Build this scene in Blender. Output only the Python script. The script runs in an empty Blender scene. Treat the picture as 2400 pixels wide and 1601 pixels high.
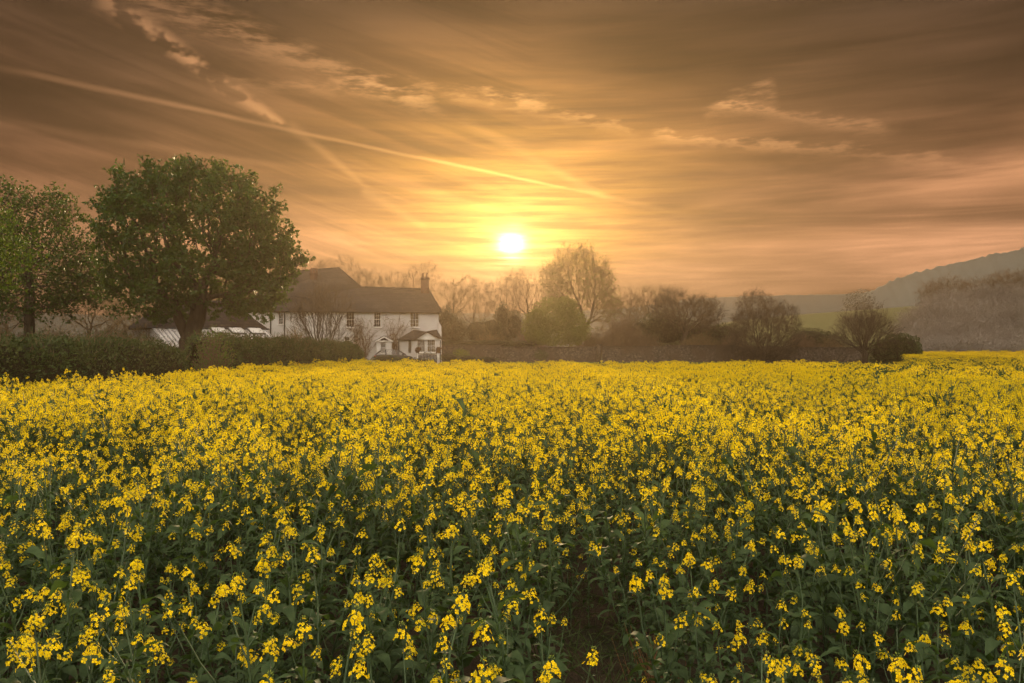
import bpy, math, random
import numpy as np
from mathutils import Matrix, Vector, Euler

# ------------------------------------------------------------------ camera, sky, sun, exposure
sc = bpy.context.scene
COL = sc.collection
F_PX, CX, HY, EYE = 1867.0, 1200.0, 812.0, 1.85      # focal length in photo pixels, centre column, horizon row, eye height


def P(px, py, D):
    """point of the place seen at photo pixel (px, py), D metres ahead"""
    return ((px - CX) / F_PX * D, D, EYE + (HY - py) / F_PX * D)


cam = bpy.data.cameras.new('camera')
cam.sensor_width = 36.0
cam.lens = 36.0 * F_PX / 2400.0
cam.shift_y = (HY - 800.5) / 2400.0
cam.clip_start = 0.05
cam.clip_end = 5000.0
cam_ob = bpy.data.objects.new('camera', cam)
cam_ob.location = (0, 0, EYE)
cam_ob.rotation_euler = (math.radians(90), 0, 0)
COL.objects.link(cam_ob)
sc.camera = cam_ob

SUN_EL = math.radians(7.3)
SUN_DIR = Vector((-0.001, math.cos(SUN_EL), math.sin(SUN_EL))).normalized()


class G:
    """short-hand for building node trees"""
    def __init__(self, nt):
        self.nt = nt

    def n(self, t, **kw):
        x = self.nt.nodes.new(t)
        for k, v in kw.items():
            setattr(x, k, v)
        return x

    def put(self, sock, v):
        if isinstance(v, bpy.types.NodeSocket):
            self.nt.links.new(v, sock)
        elif v is not None:
            sock.default_value = v

    def m(self, op, a, b=None, c=None, clamp=False):
        x = self.n('ShaderNodeMath', operation=op)
        x.use_clamp = clamp
        for i, v in enumerate((a, b, c)):
            if v is not None:
                self.put(x.inputs[i], v)
        return x.outputs[0]

    def dot(self, a, b):
        x = self.n('ShaderNodeVectorMath', operation='DOT_PRODUCT')
        self.put(x.inputs[0], a)
        self.put(x.inputs[1], b)
        return x.outputs['Value']

    def vm(self, op, a, b):
        x = self.n('ShaderNodeVectorMath', operation=op)
        self.put(x.inputs[0], a)
        self.put(x.inputs[1], b)
        return x.outputs[0]

    def ss(self, x, lo, hi, a=0.0, b=1.0, kind='SMOOTHSTEP'):
        r = self.n('ShaderNodeMapRange', interpolation_type=kind)
        self.put(r.inputs[0], x)
        for i, v in enumerate((lo, hi, a, b)):
            self.put(r.inputs[i + 1], v)
        return r.outputs[0]

    def noise(self, vec, scale, detail=3.0, rough=0.5, dist=0.0):
        x = self.n('ShaderNodeTexNoise')
        self.put(x.inputs['Vector'], vec)
        x.inputs['Scale'].default_value = scale
        x.inputs['Detail'].default_value = detail
        x.inputs['Roughness'].default_value = rough
        x.inputs['Distortion'].default_value = dist
        return x.outputs[0]

    def mix(self, f, a, b, mode='MIX'):
        x = self.n('ShaderNodeMix', data_type='RGBA', blend_type=mode)
        x.clamp_result = False
        self.put(x.inputs[0], f)
        for s, v in ((x.inputs[6], a), (x.inputs[7], b)):
            if isinstance(v, (tuple, list)) and len(v) == 3:
                v = (*v, 1.0)
            self.put(s, v)
        return x.outputs[2]

    def scale(self, col, f):
        x = self.n('ShaderNodeVectorMath', operation='SCALE')
        self.put(x.inputs[0], col)
        self.put(x.inputs['Scale'], f)
        return x.outputs[0]

    def ramp(self, f, stops):
        x = self.n('ShaderNodeValToRGB')
        e = x.color_ramp.elements
        while len(e) < len(stops):
            e.new(0.5)
        for i, (p, c) in enumerate(stops):
            e[i].position = p
            e[i].color = (*c, 1.0)
        self.put(x.inputs[0], f)
        return x.outputs[0]


def build_world():
    w = bpy.data.worlds.new('World')
    sc.world = w
    w.use_nodes = True
    nt = w.node_tree
    nt.nodes.clear()
    g = G(nt)
    d = g.n('ShaderNodeTexCoord').outputs['Generated']
    sep = g.n('ShaderNodeSeparateXYZ')
    g.put(sep.inputs[0], d)
    dx, dy, dz = sep.outputs
    el = g.m('ARCSINE', dz)                                   # elevation, radians
    az = g.m('ARCTAN2', dx, dy)                               # azimuth from the sun side
    # clear air under the clouds
    sky = g.n('ShaderNodeTexSky', sky_type='NISHITA')
    sky.sun_disc = False
    sky.sun_elevation = SUN_EL
    sky.sun_rotation = 0.0
    sky.altitude = 60
    sky.air_density = 1.3
    sky.dust_density = 3.0
    sky.ozone_density = 1.0
    nishita = g.scale(sky.outputs[0], SKY_NISHITA)
    # cloud sheet towards the sunrise: orange low down, brown above
    elw = g.m('ADD', g.m('SUBTRACT', el, g.m('MULTIPLY', dx, 0.015)), g.m('MULTIPLY', g.m('SUBTRACT', g.noise(g.vm('MULTIPLY', d, (1.3, 1.3, 5.0)), 2.0, 1.0), 0.5), 0.13))
    t = g.ss(elw, 0.0, 0.60, kind='LINEAR')
    front = g.ramp(t, [(0.0, SKY_C0), (0.20, SKY_C1), (0.36, SKY_C2), (0.52, SKY_C3), (0.68, SKY_C4), (1.0, SKY_C5)])
    # streaks: long flat bands, plus finer ones
    n1 = g.noise(g.vm('MULTIPLY', d, (1.6, 1.6, 8.0)), 2.2, 2.0, 0.55)
    n2 = g.noise(g.vm('MULTIPLY', d, (2.0, 2.0, 34.0)), 3.0, 3.0, 0.6)
    tz = g.m('ADD', dz, g.m('MULTIPLY', g.m('MINIMUM', dx, 0.02), 0.30))
    cmb = g.n('ShaderNodeCombineXYZ')
    g.put(cmb.inputs[0], dx); g.put(cmb.inputs[1], dy); g.put(cmb.inputs[2], g.m('MULTIPLY', tz, 14.0))
    n3 = g.noise(cmb.outputs[0], 2.6, 4.0, 0.65, 0.5)
    band = g.ss(n1, 0.30, 0.70, 0.42, 1.62, 'LINEAR')
    fine = g.ss(n2, 0.30, 0.70, 0.90, 1.10, 'LINEAR')
    wisp = g.ss(n3, 0.34, 0.70, 0.66, 1.46)
    mod = g.m('MULTIPLY', g.m('MULTIPLY', band, fine), wisp)
    front = g.scale(front, mod)
    # the sun behind thin cloud
    daz = g.m('ADD', az, 0.001)
    de = g.m('SUBTRACT', el, SUN_EL)
    de_n = g.m('ADD', de, g.m('MULTIPLY', g.m('SUBTRACT', n2, 0.5), 0.055))
    r_core = g.m('SQRT', g.m('ADD', g.m('POWER', g.m('MULTIPLY', daz, 0.90), 2.0), g.m('POWER', g.m('MULTIPLY', de_n, 1.0), 2.0)))
    de_s = g.m('MULTIPLY', de, g.ss(de, -0.02, 0.02, 1.75, 0.92))
    r_wide = g.m('SQRT', g.m('ADD', g.m('POWER', g.m('MULTIPLY', daz, 0.62), 2.0), g.m('POWER', de_s, 2.0)))
    facing = g.ss(dy, 0.0, 0.3)
    g_core = g.m('POWER', 2.71828, g.m('MULTIPLY', g.m('POWER', g.m('DIVIDE', r_core, 0.0095), 1.5), -1.0))
    g_halo = g.m('POWER', 2.71828, g.m('DIVIDE', r_core, -0.030))
    g_mid = g.m('POWER', 2.71828, g.m('MULTIPLY', g.m('POWER', g.m('DIVIDE', r_wide, 0.055), 1.2), -1.0))
    g_wide = g.m('POWER', 2.71828, g.m('MULTIPLY', g.m('POWER', g.m('DIVIDE', r_wide, 0.105), 1.4), -1.0))
    streak = g.ss(n2, 0.36, 0.66, 0.45, 1.5)
    glow = g.vm('ADD', g.scale((1.0, 0.46, 0.03), g.m('MULTIPLY', g.m('MULTIPLY', g_mid, streak), GLOW_MID)),
                g.scale((1.0, 0.42, 0.035), g.m('MULTIPLY', g.m('MULTIPLY', g_wide, mod), GLOW_WIDE)))
    glow = g.vm('ADD', glow, g.scale((1.0, 0.80, 0.34), g.m('MULTIPLY', g.m('MULTIPLY', g_halo, streak), GLOW_HALO)))
    glow = g.vm('ADD', glow, g.scale((1.0, 0.93, 0.75), g.m('MULTIPLY', g_core, GLOW_CORE)))
    front = g.vm('ADD', front, g.scale(glow, facing))
    # vapour trails and high wisps: great-circle strips on the sky, widened and broken by noise
    puff = g.noise(g.vm('MULTIPLY', d, (1.0, 1.0, 1.6)), 38.0, 2.0, 0.6)
    soft = g.noise(g.vm('MULTIPLY', d, (1.0, 1.0, 3.0)), 9.0, 2.0, 0.55)
    comb = g.noise(g.vm('MULTIPLY', d, (2.0, 2.0, 9.0)), 14.0, 3.0, 0.62)
    trails = None

    def vmad(a, b, c):
        x = g.n('ShaderNodeVectorMath', operation='MULTIPLY_ADD')
        for q_, v_ in enumerate((a, b, c)):
            g.put(x.inputs[q_], v_)
        return x.outputs[0]

    def vss(x_, lo, hi):
        r = g.n('ShaderNodeMapRange', data_type='FLOAT_VECTOR', interpolation_type='SMOOTHSTEP')
        g.put(r.inputs['Vector'], x_)
        for nm, v_ in (('From_Min_FLOAT3', (lo,) * 3), ('From_Max_FLOAT3', (hi,) * 3), ('To_Min_FLOAT3', (0.0,) * 3), ('To_Max_FLOAT3', (1.0,) * 3)):
            sock = [k_ for k_ in r.inputs if k_.identifier == nm][0]
            sock.default_value = v_
        return r.outputs['Vector']

    def three(vs):
        cb = g.n('ShaderNodeCombineXYZ')
        for q_, v_ in enumerate(vs):
            g.put(cb.inputs[q_], g.dot(d, tuple(v_)))
        return cb.outputs[0]
    for kind, tex, wob in (('line', g.ss(soft, 0.30, 0.60, 0.6, 1.0), 0.004), ('puff', g.ss(puff, 0.42, 0.60), 0.010), ('wisp', g.ss(comb, 0.36, 0.66, 0.12, 1.0), 0.036)):
        rows = [r_ for r_ in TRAILS if r_[8] == kind]
        for q0 in range(0, len(rows), 3):                      # three strips at a time, one per vector component
            grp = rows[q0:q0 + 3]
            nn, mm, w0, w1, s0, s1 = [], [], [], [], [], []
            for r_ in grp + [None] * (3 - len(grp)):
                if r_ is None:
                    nn.append((0, 0, 1)); mm.append((0, 0, 1)); w0.append(1e-4); w1.append(1e-4); s0.append(0.0); s1.append(0.0)
                    continue
                a = (Vector(P(r_[0], r_[1], 1.0)) - Vector((0, 0, EYE))).normalized()
                b = (Vector(P(r_[2], r_[3], 1.0)) - Vector((0, 0, EYE))).normalized()
                nn.append(a.cross(b).normalized())
                mm.append((b - a * a.dot(b)).normalized() / math.sin(a.angle(b)))
                w0.append(r_[4] / F_PX); w1.append(r_[5] / F_PX); s0.append(r_[6]); s1.append(r_[7])
            tt = three(mm)
            dist = vmad(g.m('SUBTRACT', comb if kind == 'wisp' else soft, 0.5), (wob,) * 3, three(nn))
            wd = vmad(tt, tuple(np.subtract(w1, w0)), tuple(w0))
            body = vss(g.vm('DIVIDE', g.vm('ABSOLUTE', dist, None), wd), 1.0, 0.0)
            amp = vmad(tt, tuple(np.subtract(s1, s0)), tuple(s0))
            ends = g.vm('MULTIPLY', vss(tt, 0.0, 0.10), vss(tt, 1.0, 0.86))
            q = g.m('MULTIPLY', g.dot(g.vm('MULTIPLY', body, amp), ends), tex)
            trails = q if trails is None else g.m('ADD', trails, q)
    warm = g.vm('ADD', (0.22, 0.105, 0.046), g.scale((0.95, 0.52, 0.10), g.m('MULTIPLY', g_wide, 0.9)))
    front = g.vm('ADD', front, g.scale(warm, g.m('MULTIPLY', g.m('MULTIPLY', trails, facing), TRAIL_GAIN)))
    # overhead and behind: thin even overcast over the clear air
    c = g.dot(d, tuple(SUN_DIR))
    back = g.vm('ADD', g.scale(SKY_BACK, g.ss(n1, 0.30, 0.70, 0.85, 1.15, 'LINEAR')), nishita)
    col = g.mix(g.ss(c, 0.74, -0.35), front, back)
    bg = g.n('ShaderNodeBackground')
    g.put(bg.inputs[0], col)
    bg.inputs[1].default_value = SKY_STRENGTH
    out = g.n('ShaderNodeOutputWorld')
    nt.links.new(bg.outputs[0], out.inputs[0])
    w.cycles.sampling_method = 'MANUAL'
    w.cycles.sample_map_resolution = 1024


SKY_STRENGTH = 1.0
SKY_NISHITA = 0.03
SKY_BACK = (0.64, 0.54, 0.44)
SKY_C0 = (0.46, 0.222, 0.118)
SKY_C1 = (0.19, 0.086, 0.041)
SKY_C2 = (0.046, 0.0205, 0.0095)
SKY_C3 = (0.0165, 0.0082, 0.0045)
SKY_C4 = (0.0062, 0.0042, 0.0032)
SKY_C5 = (0.005, 0.004, 0.0034)
GLOW_CORE, GLOW_HALO, GLOW_MID, GLOW_WIDE = 2.8, 0.42, 0.72, 0.22
TRAIL_GAIN = 0.42
# photo pixels: x0, y0, x1, y1, half width at both ends, strength at both ends, kind
TRAILS = [
    (-60, 146, 1420, 462, 10, 5, 0.34, 1.3, 'line'),
    (1330, 440, 1700, 525, 8, 12, 0.45, 0.0, 'line'),
    (670, 285, 860, 440, 22, 9, 0.45, 0.35, 'line'),
    (840, 440, 1010, 540, 20, 14, 0.3, 0.4, 'line'),
    (1060, 270, 1450, 480, 20, 14, 0.15, 0.40, 'line'),
    (-40, 280, 720, 400, 16, 10, 0.2, 0.3, 'line'),
    (215, -20, 540, 205, 40, 22, 0.5, 1.6, 'puff'),
    (500, 185, 680, 300, 34, 12, 0.8, 1.0, 'puff'),
    (250, -30, 1060, 275, 70, 28, 0.5, 1.1, 'wisp'),
    (480, 195, 1330, 240, 26, 34, 0.3, 0.9, 'wisp'),
    (1120, 225, 1520, 320, 30, 14, 0.9, 0.5, 'wisp'),
    (1640, 268, 1830, 215, 24, 44, 0.5, 1.0, 'wisp'),
    (1650, 240, 2120, 320, 14, 26, 1.0, 0.5, 'wisp'),
    (1500, 320, 2340, 388, 16, 20, 1.0, 0.5, 'wisp'),
]
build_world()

sl = bpy.data.lights.new('sun', 'SUN')
sl.energy = 2.8
sl.angle = math.radians(1.5)
sl.color = (1.0, 0.70, 0.38)
sun = bpy.data.objects.new('sun', sl)
sun.rotation_euler = (-SUN_DIR).to_track_quat('-Z', 'Y').to_euler()
COL.objects.link(sun)

sc.view_settings.view_transform = 'Standard'
sc.view_settings.look = 'None'
sc.view_settings.exposure = 2.25
sc.view_settings.gamma = 1.0
sc.render.engine = 'CYCLES'
cy = sc.cycles
cy.use_denoising = True
cy.denoiser = 'OPENIMAGEDENOISE'
cy.denoising_input_passes = 'RGB_ALBEDO_NORMAL'
cy.use_adaptive_sampling = True
cy.adaptive_threshold = 0.04
cy.max_bounces = 5
cy.diffuse_bounces = 2
cy.glossy_bounces = 2
cy.transmission_bounces = 4
cy.transparent_max_bounces = 8
cy.volume_bounces = 0
cy.use_light_tree = False
cy.sample_clamp_indirect = 4.0
cy.caustics_reflective = False
cy.caustics_refractive = False
HAZE_DENSITY = 0.0064
HAZE_COLOR = (0.090, 0.071, 0.050)
HAZE_G = 0.70

# ------------------------------------------------------------------ helpers
PI = math.pi


def rngf(seed):
    return np.random.default_rng(seed)


class MB:
    """collects vertices, quads and triangles; build() makes one mesh"""
    def __init__(self):
        self.V, self.Q, self.T, self.mq, self.mt, self.n = [], [], [], [], [], 0

    def add(self, V, Q=None, T=None, mat=0):
        V = np.asarray(V, float).reshape(-1, 3)
        if Q is not None and len(Q):
            Q = np.asarray(Q, np.int64).reshape(-1, 4)
            self.Q.append(Q + self.n); self.mq.append(np.full(len(Q), mat))
        if T is not None and len(T):
            T = np.asarray(T, np.int64).reshape(-1, 3)
            self.T.append(T + self.n); self.mt.append(np.full(len(T), mat))
        self.V.append(V); self.n += len(V)
        return self

    def join(self, o, M=None):
        V, Q, T, mq, mt = o.arrays()
        if M is not None:
            V = V @ M[:3, :3].T + M[:3, 3]
        if len(Q):
            self.Q.append(Q + self.n); self.mq.append(mq)
        if len(T):
            self.T.append(T + self.n); self.mt.append(mt)
        self.V.append(V); self.n += len(V)

    def arrays(self):
        V = np.concatenate(self.V) if self.V else np.zeros((0, 3))
        Q = np.concatenate(self.Q) if self.Q else np.zeros((0, 4), np.int64)
        T = np.concatenate(self.T) if self.T else np.zeros((0, 3), np.int64)
        mq = np.concatenate(self.mq) if self.mq else np.zeros(0, np.int64)
        mt = np.concatenate(self.mt) if self.mt else np.zeros(0, np.int64)
        return V, Q, T, mq, mt

    def box(self, x0, x1, y0, y1, z0, z1, mat=0):
        V = [(x0, y0, z0), (x1, y0, z0), (x1, y1, z0), (x0, y1, z0), (x0, y0, z1), (x1, y0, z1), (x1, y1, z1), (x0, y1, z1)]
        return self.add(V, [(0, 3, 2, 1), (4, 5, 6, 7), (0, 1, 5, 4), (1, 2, 6, 5), (2, 3, 7, 6), (3, 0, 4, 7)], mat=mat)

    def slab(self, quad, th, mat=0):
        """a flat quad given thickness downwards along its normal"""
        q = [Vector(p) for p in quad]
        nn = (q[1] - q[0]).cross(q[2] - q[0]).normalized() * th
        V = [tuple(p) for p in q] + [tuple(p - nn) for p in q]
        k = len(q)
        F = [(i, (i + 1) % k, (i + 1) % k + k, i + k) for i in range(k)]
        F = [(b, a, d_, c) for a, b, c, d_ in F]
        if k == 4:
            self.add(V, [(0, 1, 2, 3), (7, 6, 5, 4)] + F, mat=mat)
        else:
            self.add(V, F, [(0, 1, 2), (5, 4, 3)], mat=mat)
        return self

    def cyl(self, p0, p1, r0, r1=None, k=10, mat=0, caps=True):
        r1 = r0 if r1 is None else r1
        V, Q = seg_tubes(np.array([p0], float), np.array([p1], float), np.array([r0]), np.array([r1]), k)
        self.add(V, Q, mat=mat)
        if caps:
            for base, c, fl in ((0, p0, True), (k, p1, False)):
                ring = V[base:base + k]
                VV = np.vstack([ring, np.array([c])])
                T = [(i, (i + 1) % k, k) for i in range(k)]
                if fl:
                    T = [(b, a, c_) for a, b, c_ in T]
                self.add(VV, None, T, mat=mat)
        return self

    def mesh(self, name, mats, smooth=False):
        V, Q, T, mq, mt = self.arrays()
        me = bpy.data.meshes.new(name)
        me.vertices.add(len(V))
        me.vertices.foreach_set('co', V.astype(np.float32).ravel())
        nl = Q.size + T.size
        me.loops.add(nl)
        me.loops.foreach_set('vertex_index', np.concatenate([Q.ravel(), T.ravel()]).astype(np.int32))
        me.polygons.add(len(Q) + len(T))
        ls = np.concatenate([np.arange(len(Q)) * 4, Q.size + np.arange(len(T)) * 3]).astype(np.int32)
        me.polygons.foreach_set('loop_start', ls)
        me.polygons.foreach_set('material_index', np.concatenate([mq, mt]).astype(np.int32))
        if smooth:
            me.polygons.foreach_set('use_smooth', np.ones(len(ls), bool))
        for m_ in (mats if isinstance(mats, (list, tuple)) else [mats]):
            me.materials.append(m_)
        me.update(calc_edges=True)
        return me

    def build(self, name, mats, parent=None, smooth=False, loc=None, rz=0.0):
        return link(name, self.mesh(name, mats, smooth), parent, loc, rz)


def link(name, me, parent=None, loc=None, rz=0.0):
    o = bpy.data.objects.new(name, me)
    COL.objects.link(o)
    if parent is not None:
        o.parent = parent
    if loc is not None:
        o.location = loc
    if rz:
        o.rotation_euler = (0, 0, rz)
    return o


def tag(o, label=None, cat=None, group=None, kind=None):
    if label: o['label'] = label
    if cat: o['category'] = cat
    if group: o['group'] = group
    if kind: o['kind'] = kind
    return o


def thing(name, label, cat, loc=(0, 0, 0), rz=0.0, group=None):
    o = link(name, None, None, loc, rz)
    o.empty_display_size = 0.2
    return tag(o, label, cat, group)


def norm(a):
    return a / np.maximum(np.linalg.norm(a, axis=-1, keepdims=True), 1e-9)


def frames(dv):
    ref = np.tile(np.array([0.31, 0.17, 0.11]), (len(dv), 1))
    ref[:, 2] += np.where(np.abs(dv[:, 2]) < 0.75, 1.0, 0.0)
    ref[:, 0] += np.where(np.abs(dv[:, 2]) < 0.75, 0.0, 1.0)
    a = norm(np.cross(dv, ref))
    return a, np.cross(dv, a)


def seg_tubes(P0, P1, R0, R1, k):
    dv = norm(P1 - P0)
    a, b = frames(dv)
    th = np.arange(k) * 2 * PI / k
    c, s = np.cos(th), np.sin(th)
    off = a[:, None, :] * c[None, :, None] + b[:, None, :] * s[None, :, None]
    A = P0[:, None, :] + off * np.asarray(R0)[:, None, None]
    B = P1[:, None, :] + off * np.asarray(R1)[:, None, None]
    V = np.concatenate([A, B], axis=1).reshape(-1, 3)
    base = (np.arange(len(P0)) * 2 * k)[:, None]
    i = np.arange(k)[None, :]
    j = (i + 1) % k
    Q = np.stack([base + i, base + j, base + j + k, base + i + k], axis=-1).reshape(-1, 4)
    return V, Q


def skel_mesh(pos, par, rad, sel, k):
    """tubes with shared rings along a branching skeleton, for the nodes in sel"""
    n = len(pos)
    child = [[] for _ in range(n)]
    for i in range(n):
        if par[i] >= 0:
            child[par[i]].append(i)
    main = np.full(n, -1)
    for i in range(n):
        if child[i]:
            main[i] = max(child[i], key=lambda c: rad[c])
    dirn = np.zeros((n, 3))
    for i in range(n):
        p, c = par[i], main[i]
        v = np.zeros(3)
        if p >= 0: v += pos[i] - pos[p]
        if c >= 0: v += pos[c] - pos[i]
        dirn[i] = v
    dirn = norm(dirn)
    a, b = frames(dirn)
    th = np.arange(k) * 2 * PI / k
    c, s = np.cos(th), np.sin(th)
    ring = pos[:, None, :] + rad[:, None, None] * (a[:, None, :] * c[None, :, None] + b[:, None, :] * s[None, :, None])
    V = ring.reshape(-1, 3)
    extra, Q = [], []
    ne = 0
    ii = np.arange(k)
    jj = (ii + 1) % k
    for i in np.nonzero(sel)[0]:
        p = par[i]
        if p < 0:
            continue
        if main[p] == i:
            b0 = p * k
        else:
            b0 = n * k + ne * k
            extra.append(pos[p] + rad[i] * 1.15 * (a[i][None] * c[:, None] + b[i][None] * s[:, None]))
            ne += 1
        Q.append(np.stack([b0 + ii, b0 + jj, i * k + jj, i * k + ii], -1))
    if extra:
        V = np.vstack([V, np.concatenate(extra)])
    Q = np.concatenate(Q) if Q else np.zeros((0, 4), np.int64)
    used = np.unique(Q)
    remap = np.full(len(V), -1)
    remap[used] = np.arange(len(used))
    return V[used], remap[Q]


def fnoise(p, f, seed=0, octv=3):
    """smooth sum-of-sines noise in about -1..1"""
    r = rngf(1000 + seed)
    p = np.asarray(p, float)
    out = np.zeros(len(p))
    amp, tot = 1.0, 0.0
    for o in range(octv):
        for _ in range(4):
            v = norm(r.normal(size=p.shape[1])) * f * (0.7 + 0.6 * r.random())
            out += amp * np.sin(p @ v * 2 * PI + r.random() * 6.28) * 0.5
        tot += amp
        amp *= 0.55
        f *= 2.1
    return out / tot


def colonize(rng, att, trunk, step, kill, infl, iters=220, up=0.1, jit=0.18, maxn=7000, maxc=3, tpar=None):
    pos = [np.array(p, float) for p in trunk]
    par = list(tpar) if tpar else list(range(-1, len(trunk) - 1))
    cc = [par.count(i_) for i_ in range(len(trunk))]
    nd = np.full(len(att), 1e9)
    ni = np.zeros(len(att), int)
    new = list(range(len(trunk)))
    alive = np.ones(len(att), bool)
    for it in range(iters):
        q = np.array([pos[i] for i in new])
        idx = np.nonzero(alive)[0]
        if not len(idx) or not len(new):
            break
        dd = np.linalg.norm(att[idx][:, None, :] - q[None], axis=2)
        m_ = dd.argmin(1)
        dm = dd[np.arange(len(idx)), m_]
        better = dm < nd[idx]
        nd[idx[better]] = dm[better]
        ni[idx[better]] = np.array(new)[m_[better]]
        alive &= nd > kill
        act = np.nonzero(alive & (nd < infl))[0]
        if not len(act):
            if it < 8:
                act = np.nonzero(alive)[0]
            if not len(act):
                break
        acc = {}
        dv = (att[act] - np.array([pos[i] for i in ni[act]])) / nd[act][:, None]
        us, inv = np.unique(ni[act], return_inverse=True)
        s = np.zeros((len(us), 3))
        np.add.at(s, inv, dv)
        s = norm(s) + rng.normal(size=s.shape) * jit
        s[:, 2] += up
        s = norm(s)
        new = []
        for u, v in zip(us, s):
            if cc[u] >= maxc:
                continue
            cc[u] += 1
            pos.append(pos[u] + v * step)
            par.append(int(u))
            cc.append(0)
            new.append(len(pos) - 1)
        if len(pos) > maxn:
            break
    pos = np.array(pos)
    par = np.array(par)
    # relax kinks
    nt_ = len(trunk)
    for _ in range(2):
        sm = pos.copy()
        cnt = np.zeros(len(pos)); acc = np.zeros_like(pos)
        np.add.at(acc, par[1:], pos[1:]); np.add.at(cnt, par[1:], 1)
        has = cnt > 0
        has[:nt_] = False
        sm[has] = 0.5 * pos[has] + 0.25 * pos[par[has]] + 0.25 * acc[has] / cnt[has][:, None]
        pos = sm
    return pos, par


def pipe_radii(par, tip, base):
    n = len(par)
    nc = np.zeros(n, int)
    np.add.at(nc, par[1:], 1)
    tips = max(2, int((nc == 0).sum()))
    e = min(3.2, max(1.5, math.log(tips) / math.log(base / tip)))
    acc = np.zeros(n)
    rad = np.zeros(n)
    for i in range(n - 1, -1, -1):
        rad[i] = tip if nc[i] == 0 else acc[i] ** (1 / e)
        if par[i] >= 0:
            acc[par[i]] += rad[i] ** e
    return rad * 1.0, nc


def in_ellipsoids(rng, ells, n, shell=0.0, lump=0.18, seed=0):
    """n points in a union of ellipsoids (cx,cy,cz,rx,ry,rz); shell pushes them outwards"""
    vol = np.array([e[3] * e[4] * e[5] for e in ells]) ** 0.8
    pick = rng.choice(len(ells), n, p=vol / vol.sum())
    E = np.array(ells)[pick]
    dv = norm(rng.normal(size=(n, 3)))
    r = rng.random(n) ** (1 / 3)
    r = shell + (1 - shell) * r
    r *= 1 + lump * fnoise(dv * 1.0 + E[:, :3] * 0.37, 0.9, seed)
    return E[:, :3] + dv * r[:, None] * E[:, 3:]


def leaf_quads(C, dv, L, W, rng, fold=0.18):
    """folded diamond leaves: base C, pointing dv"""
    n = len(C)
    dv = norm(dv)
    side = norm(np.cross(dv, rng.normal(size=(n, 3))))
    up = np.cross(side, dv)
    L = np.broadcast_to(L, n)[:, None]; W = np.broadcast_to(W, n)[:, None]
    mid = C + dv * L * 0.52
    V = np.stack([C, mid + side * W / 2 + up * W * fold, C + dv * L - up * L * 0.08, mid - side * W / 2 + up * W * fold], 1).reshape(-1, 3)
    Q = np.arange(4 * n).reshape(n, 4)
    return V, Q


# ------------------------------------------------------------------ materials
def mat(name, c1, c2=None, scale=4.0, rough=0.8, spec=0.3, trans=0.0, tcol=None, bump=0.0, bscale=None, stretch=None, detail=4.0, coord='Object', c3=None, per=0.0, metal=0.0):
    m_ = bpy.data.materials.new(name)
    m_.use_nodes = True
    nt = m_.node_tree
    nt.nodes.clear()
    g = G(nt)
    bs = g.n('ShaderNodeBsdfPrincipled')
    bs.inputs['Roughness'].default_value = rough
    bs.inputs['Specular IOR Level'].default_value = spec
    bs.inputs['Metallic'].default_value = metal
    if coord == 'World':
        vec = g.n('ShaderNodeNewGeometry').outputs['Position']
    else:
        vec = g.n('ShaderNodeTexCoord').outputs['Object']
    if stretch:
        vec = g.vm('MULTIPLY', vec, stretch)
    if c2 is not None:
        col = g.mix(g.ss(g.noise(vec, scale, detail, 0.6), 0.32, 0.68), c1, c2)
        if c3 is not None:
            col = g.mix(g.ss(g.noise(vec, scale * 0.23, 3.0, 0.55), 0.45, 0.72), col, c3)
    else:
        col = g.mix(0.0, c1, c1)
    if per:
        rnd = g.n('ShaderNodeObjectInfo').outputs['Random']
        col = g.scale(col, g.ss(rnd, 0.0, 1.0, 1 - per, 1 + per, 'LINEAR'))
    g.put(bs.inputs['Base Color'], col)
    if bump:
        b = g.n('ShaderNodeBump')
        b.inputs['Strength'].default_value = bump
        b.inputs['Distance'].default_value = 0.05
        g.put(b.inputs['Height'], g.noise(vec, bscale or scale * 3, 4.0, 0.65))
        g.put(bs.inputs['Normal'], b.outputs[0])
    surf = bs.outputs[0]
    if trans:
        tr = g.n('ShaderNodeBsdfTranslucent')
        if tcol is None:
            g.put(tr.inputs[0], col)
        else:
            g.put(tr.inputs[0], (*tcol, 1.0))
        mx = g.n('ShaderNodeMixShader')
        mx.inputs[0].default_value = trans
        nt.links.new(surf, mx.inputs[1]); nt.links.new(tr.outputs[0], mx.inputs[2])
        surf = mx.outputs[0]
    out = g.n('ShaderNodeOutputMaterial')
    nt.links.new(surf, out.inputs[0])
    return m_


M = {}
M['petal'] = mat('rapeseed_petal', (0.90, 0.74, 0.006), (0.88, 0.64, 0.005), 30, 0.6, 0.2, 0.50, (0.94, 0.72, 0.005), per=0.10)
M['bud'] = mat('rapeseed_bud', (0.26, 0.30, 0.035), (0.16, 0.24, 0.04), 60, 0.6, 0.3, 0.15)
M['rstem'] = mat('rapeseed_stem', (0.058, 0.092, 0.036), (0.042, 0.072, 0.030), 12, 0.55, 0.4, per=0.15)
M['rleaf'] = mat('rapeseed_leaf', (0.054, 0.086, 0.033), (0.031, 0.055, 0.020), 9, 0.70, 0.22, 0.25, (0.11, 0.20, 0.025), per=0.25)
M['soil'] = mat('field_soil', (0.030, 0.021, 0.013), (0.052, 0.036, 0.021), 5, 0.95, 0.15, bump=0.8, bscale=14, coord='World', c3=(0.024, 0.026, 0.012))
M['meadow'] = mat('meadow_grass', (0.060, 0.080, 0.022), (0.085, 0.098, 0.030), 0.6, 0.9, 0.15, coord='World', c3=(0.10, 0.10, 0.035))
M['lawn'] = mat('lawn_grass', (0.085, 0.115, 0.030), (0.060, 0.090, 0.024), 1.2, 0.9, 0.15, bump=0.4, bscale=30, coord='World', c3=(0.10, 0.11, 0.035))
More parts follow.
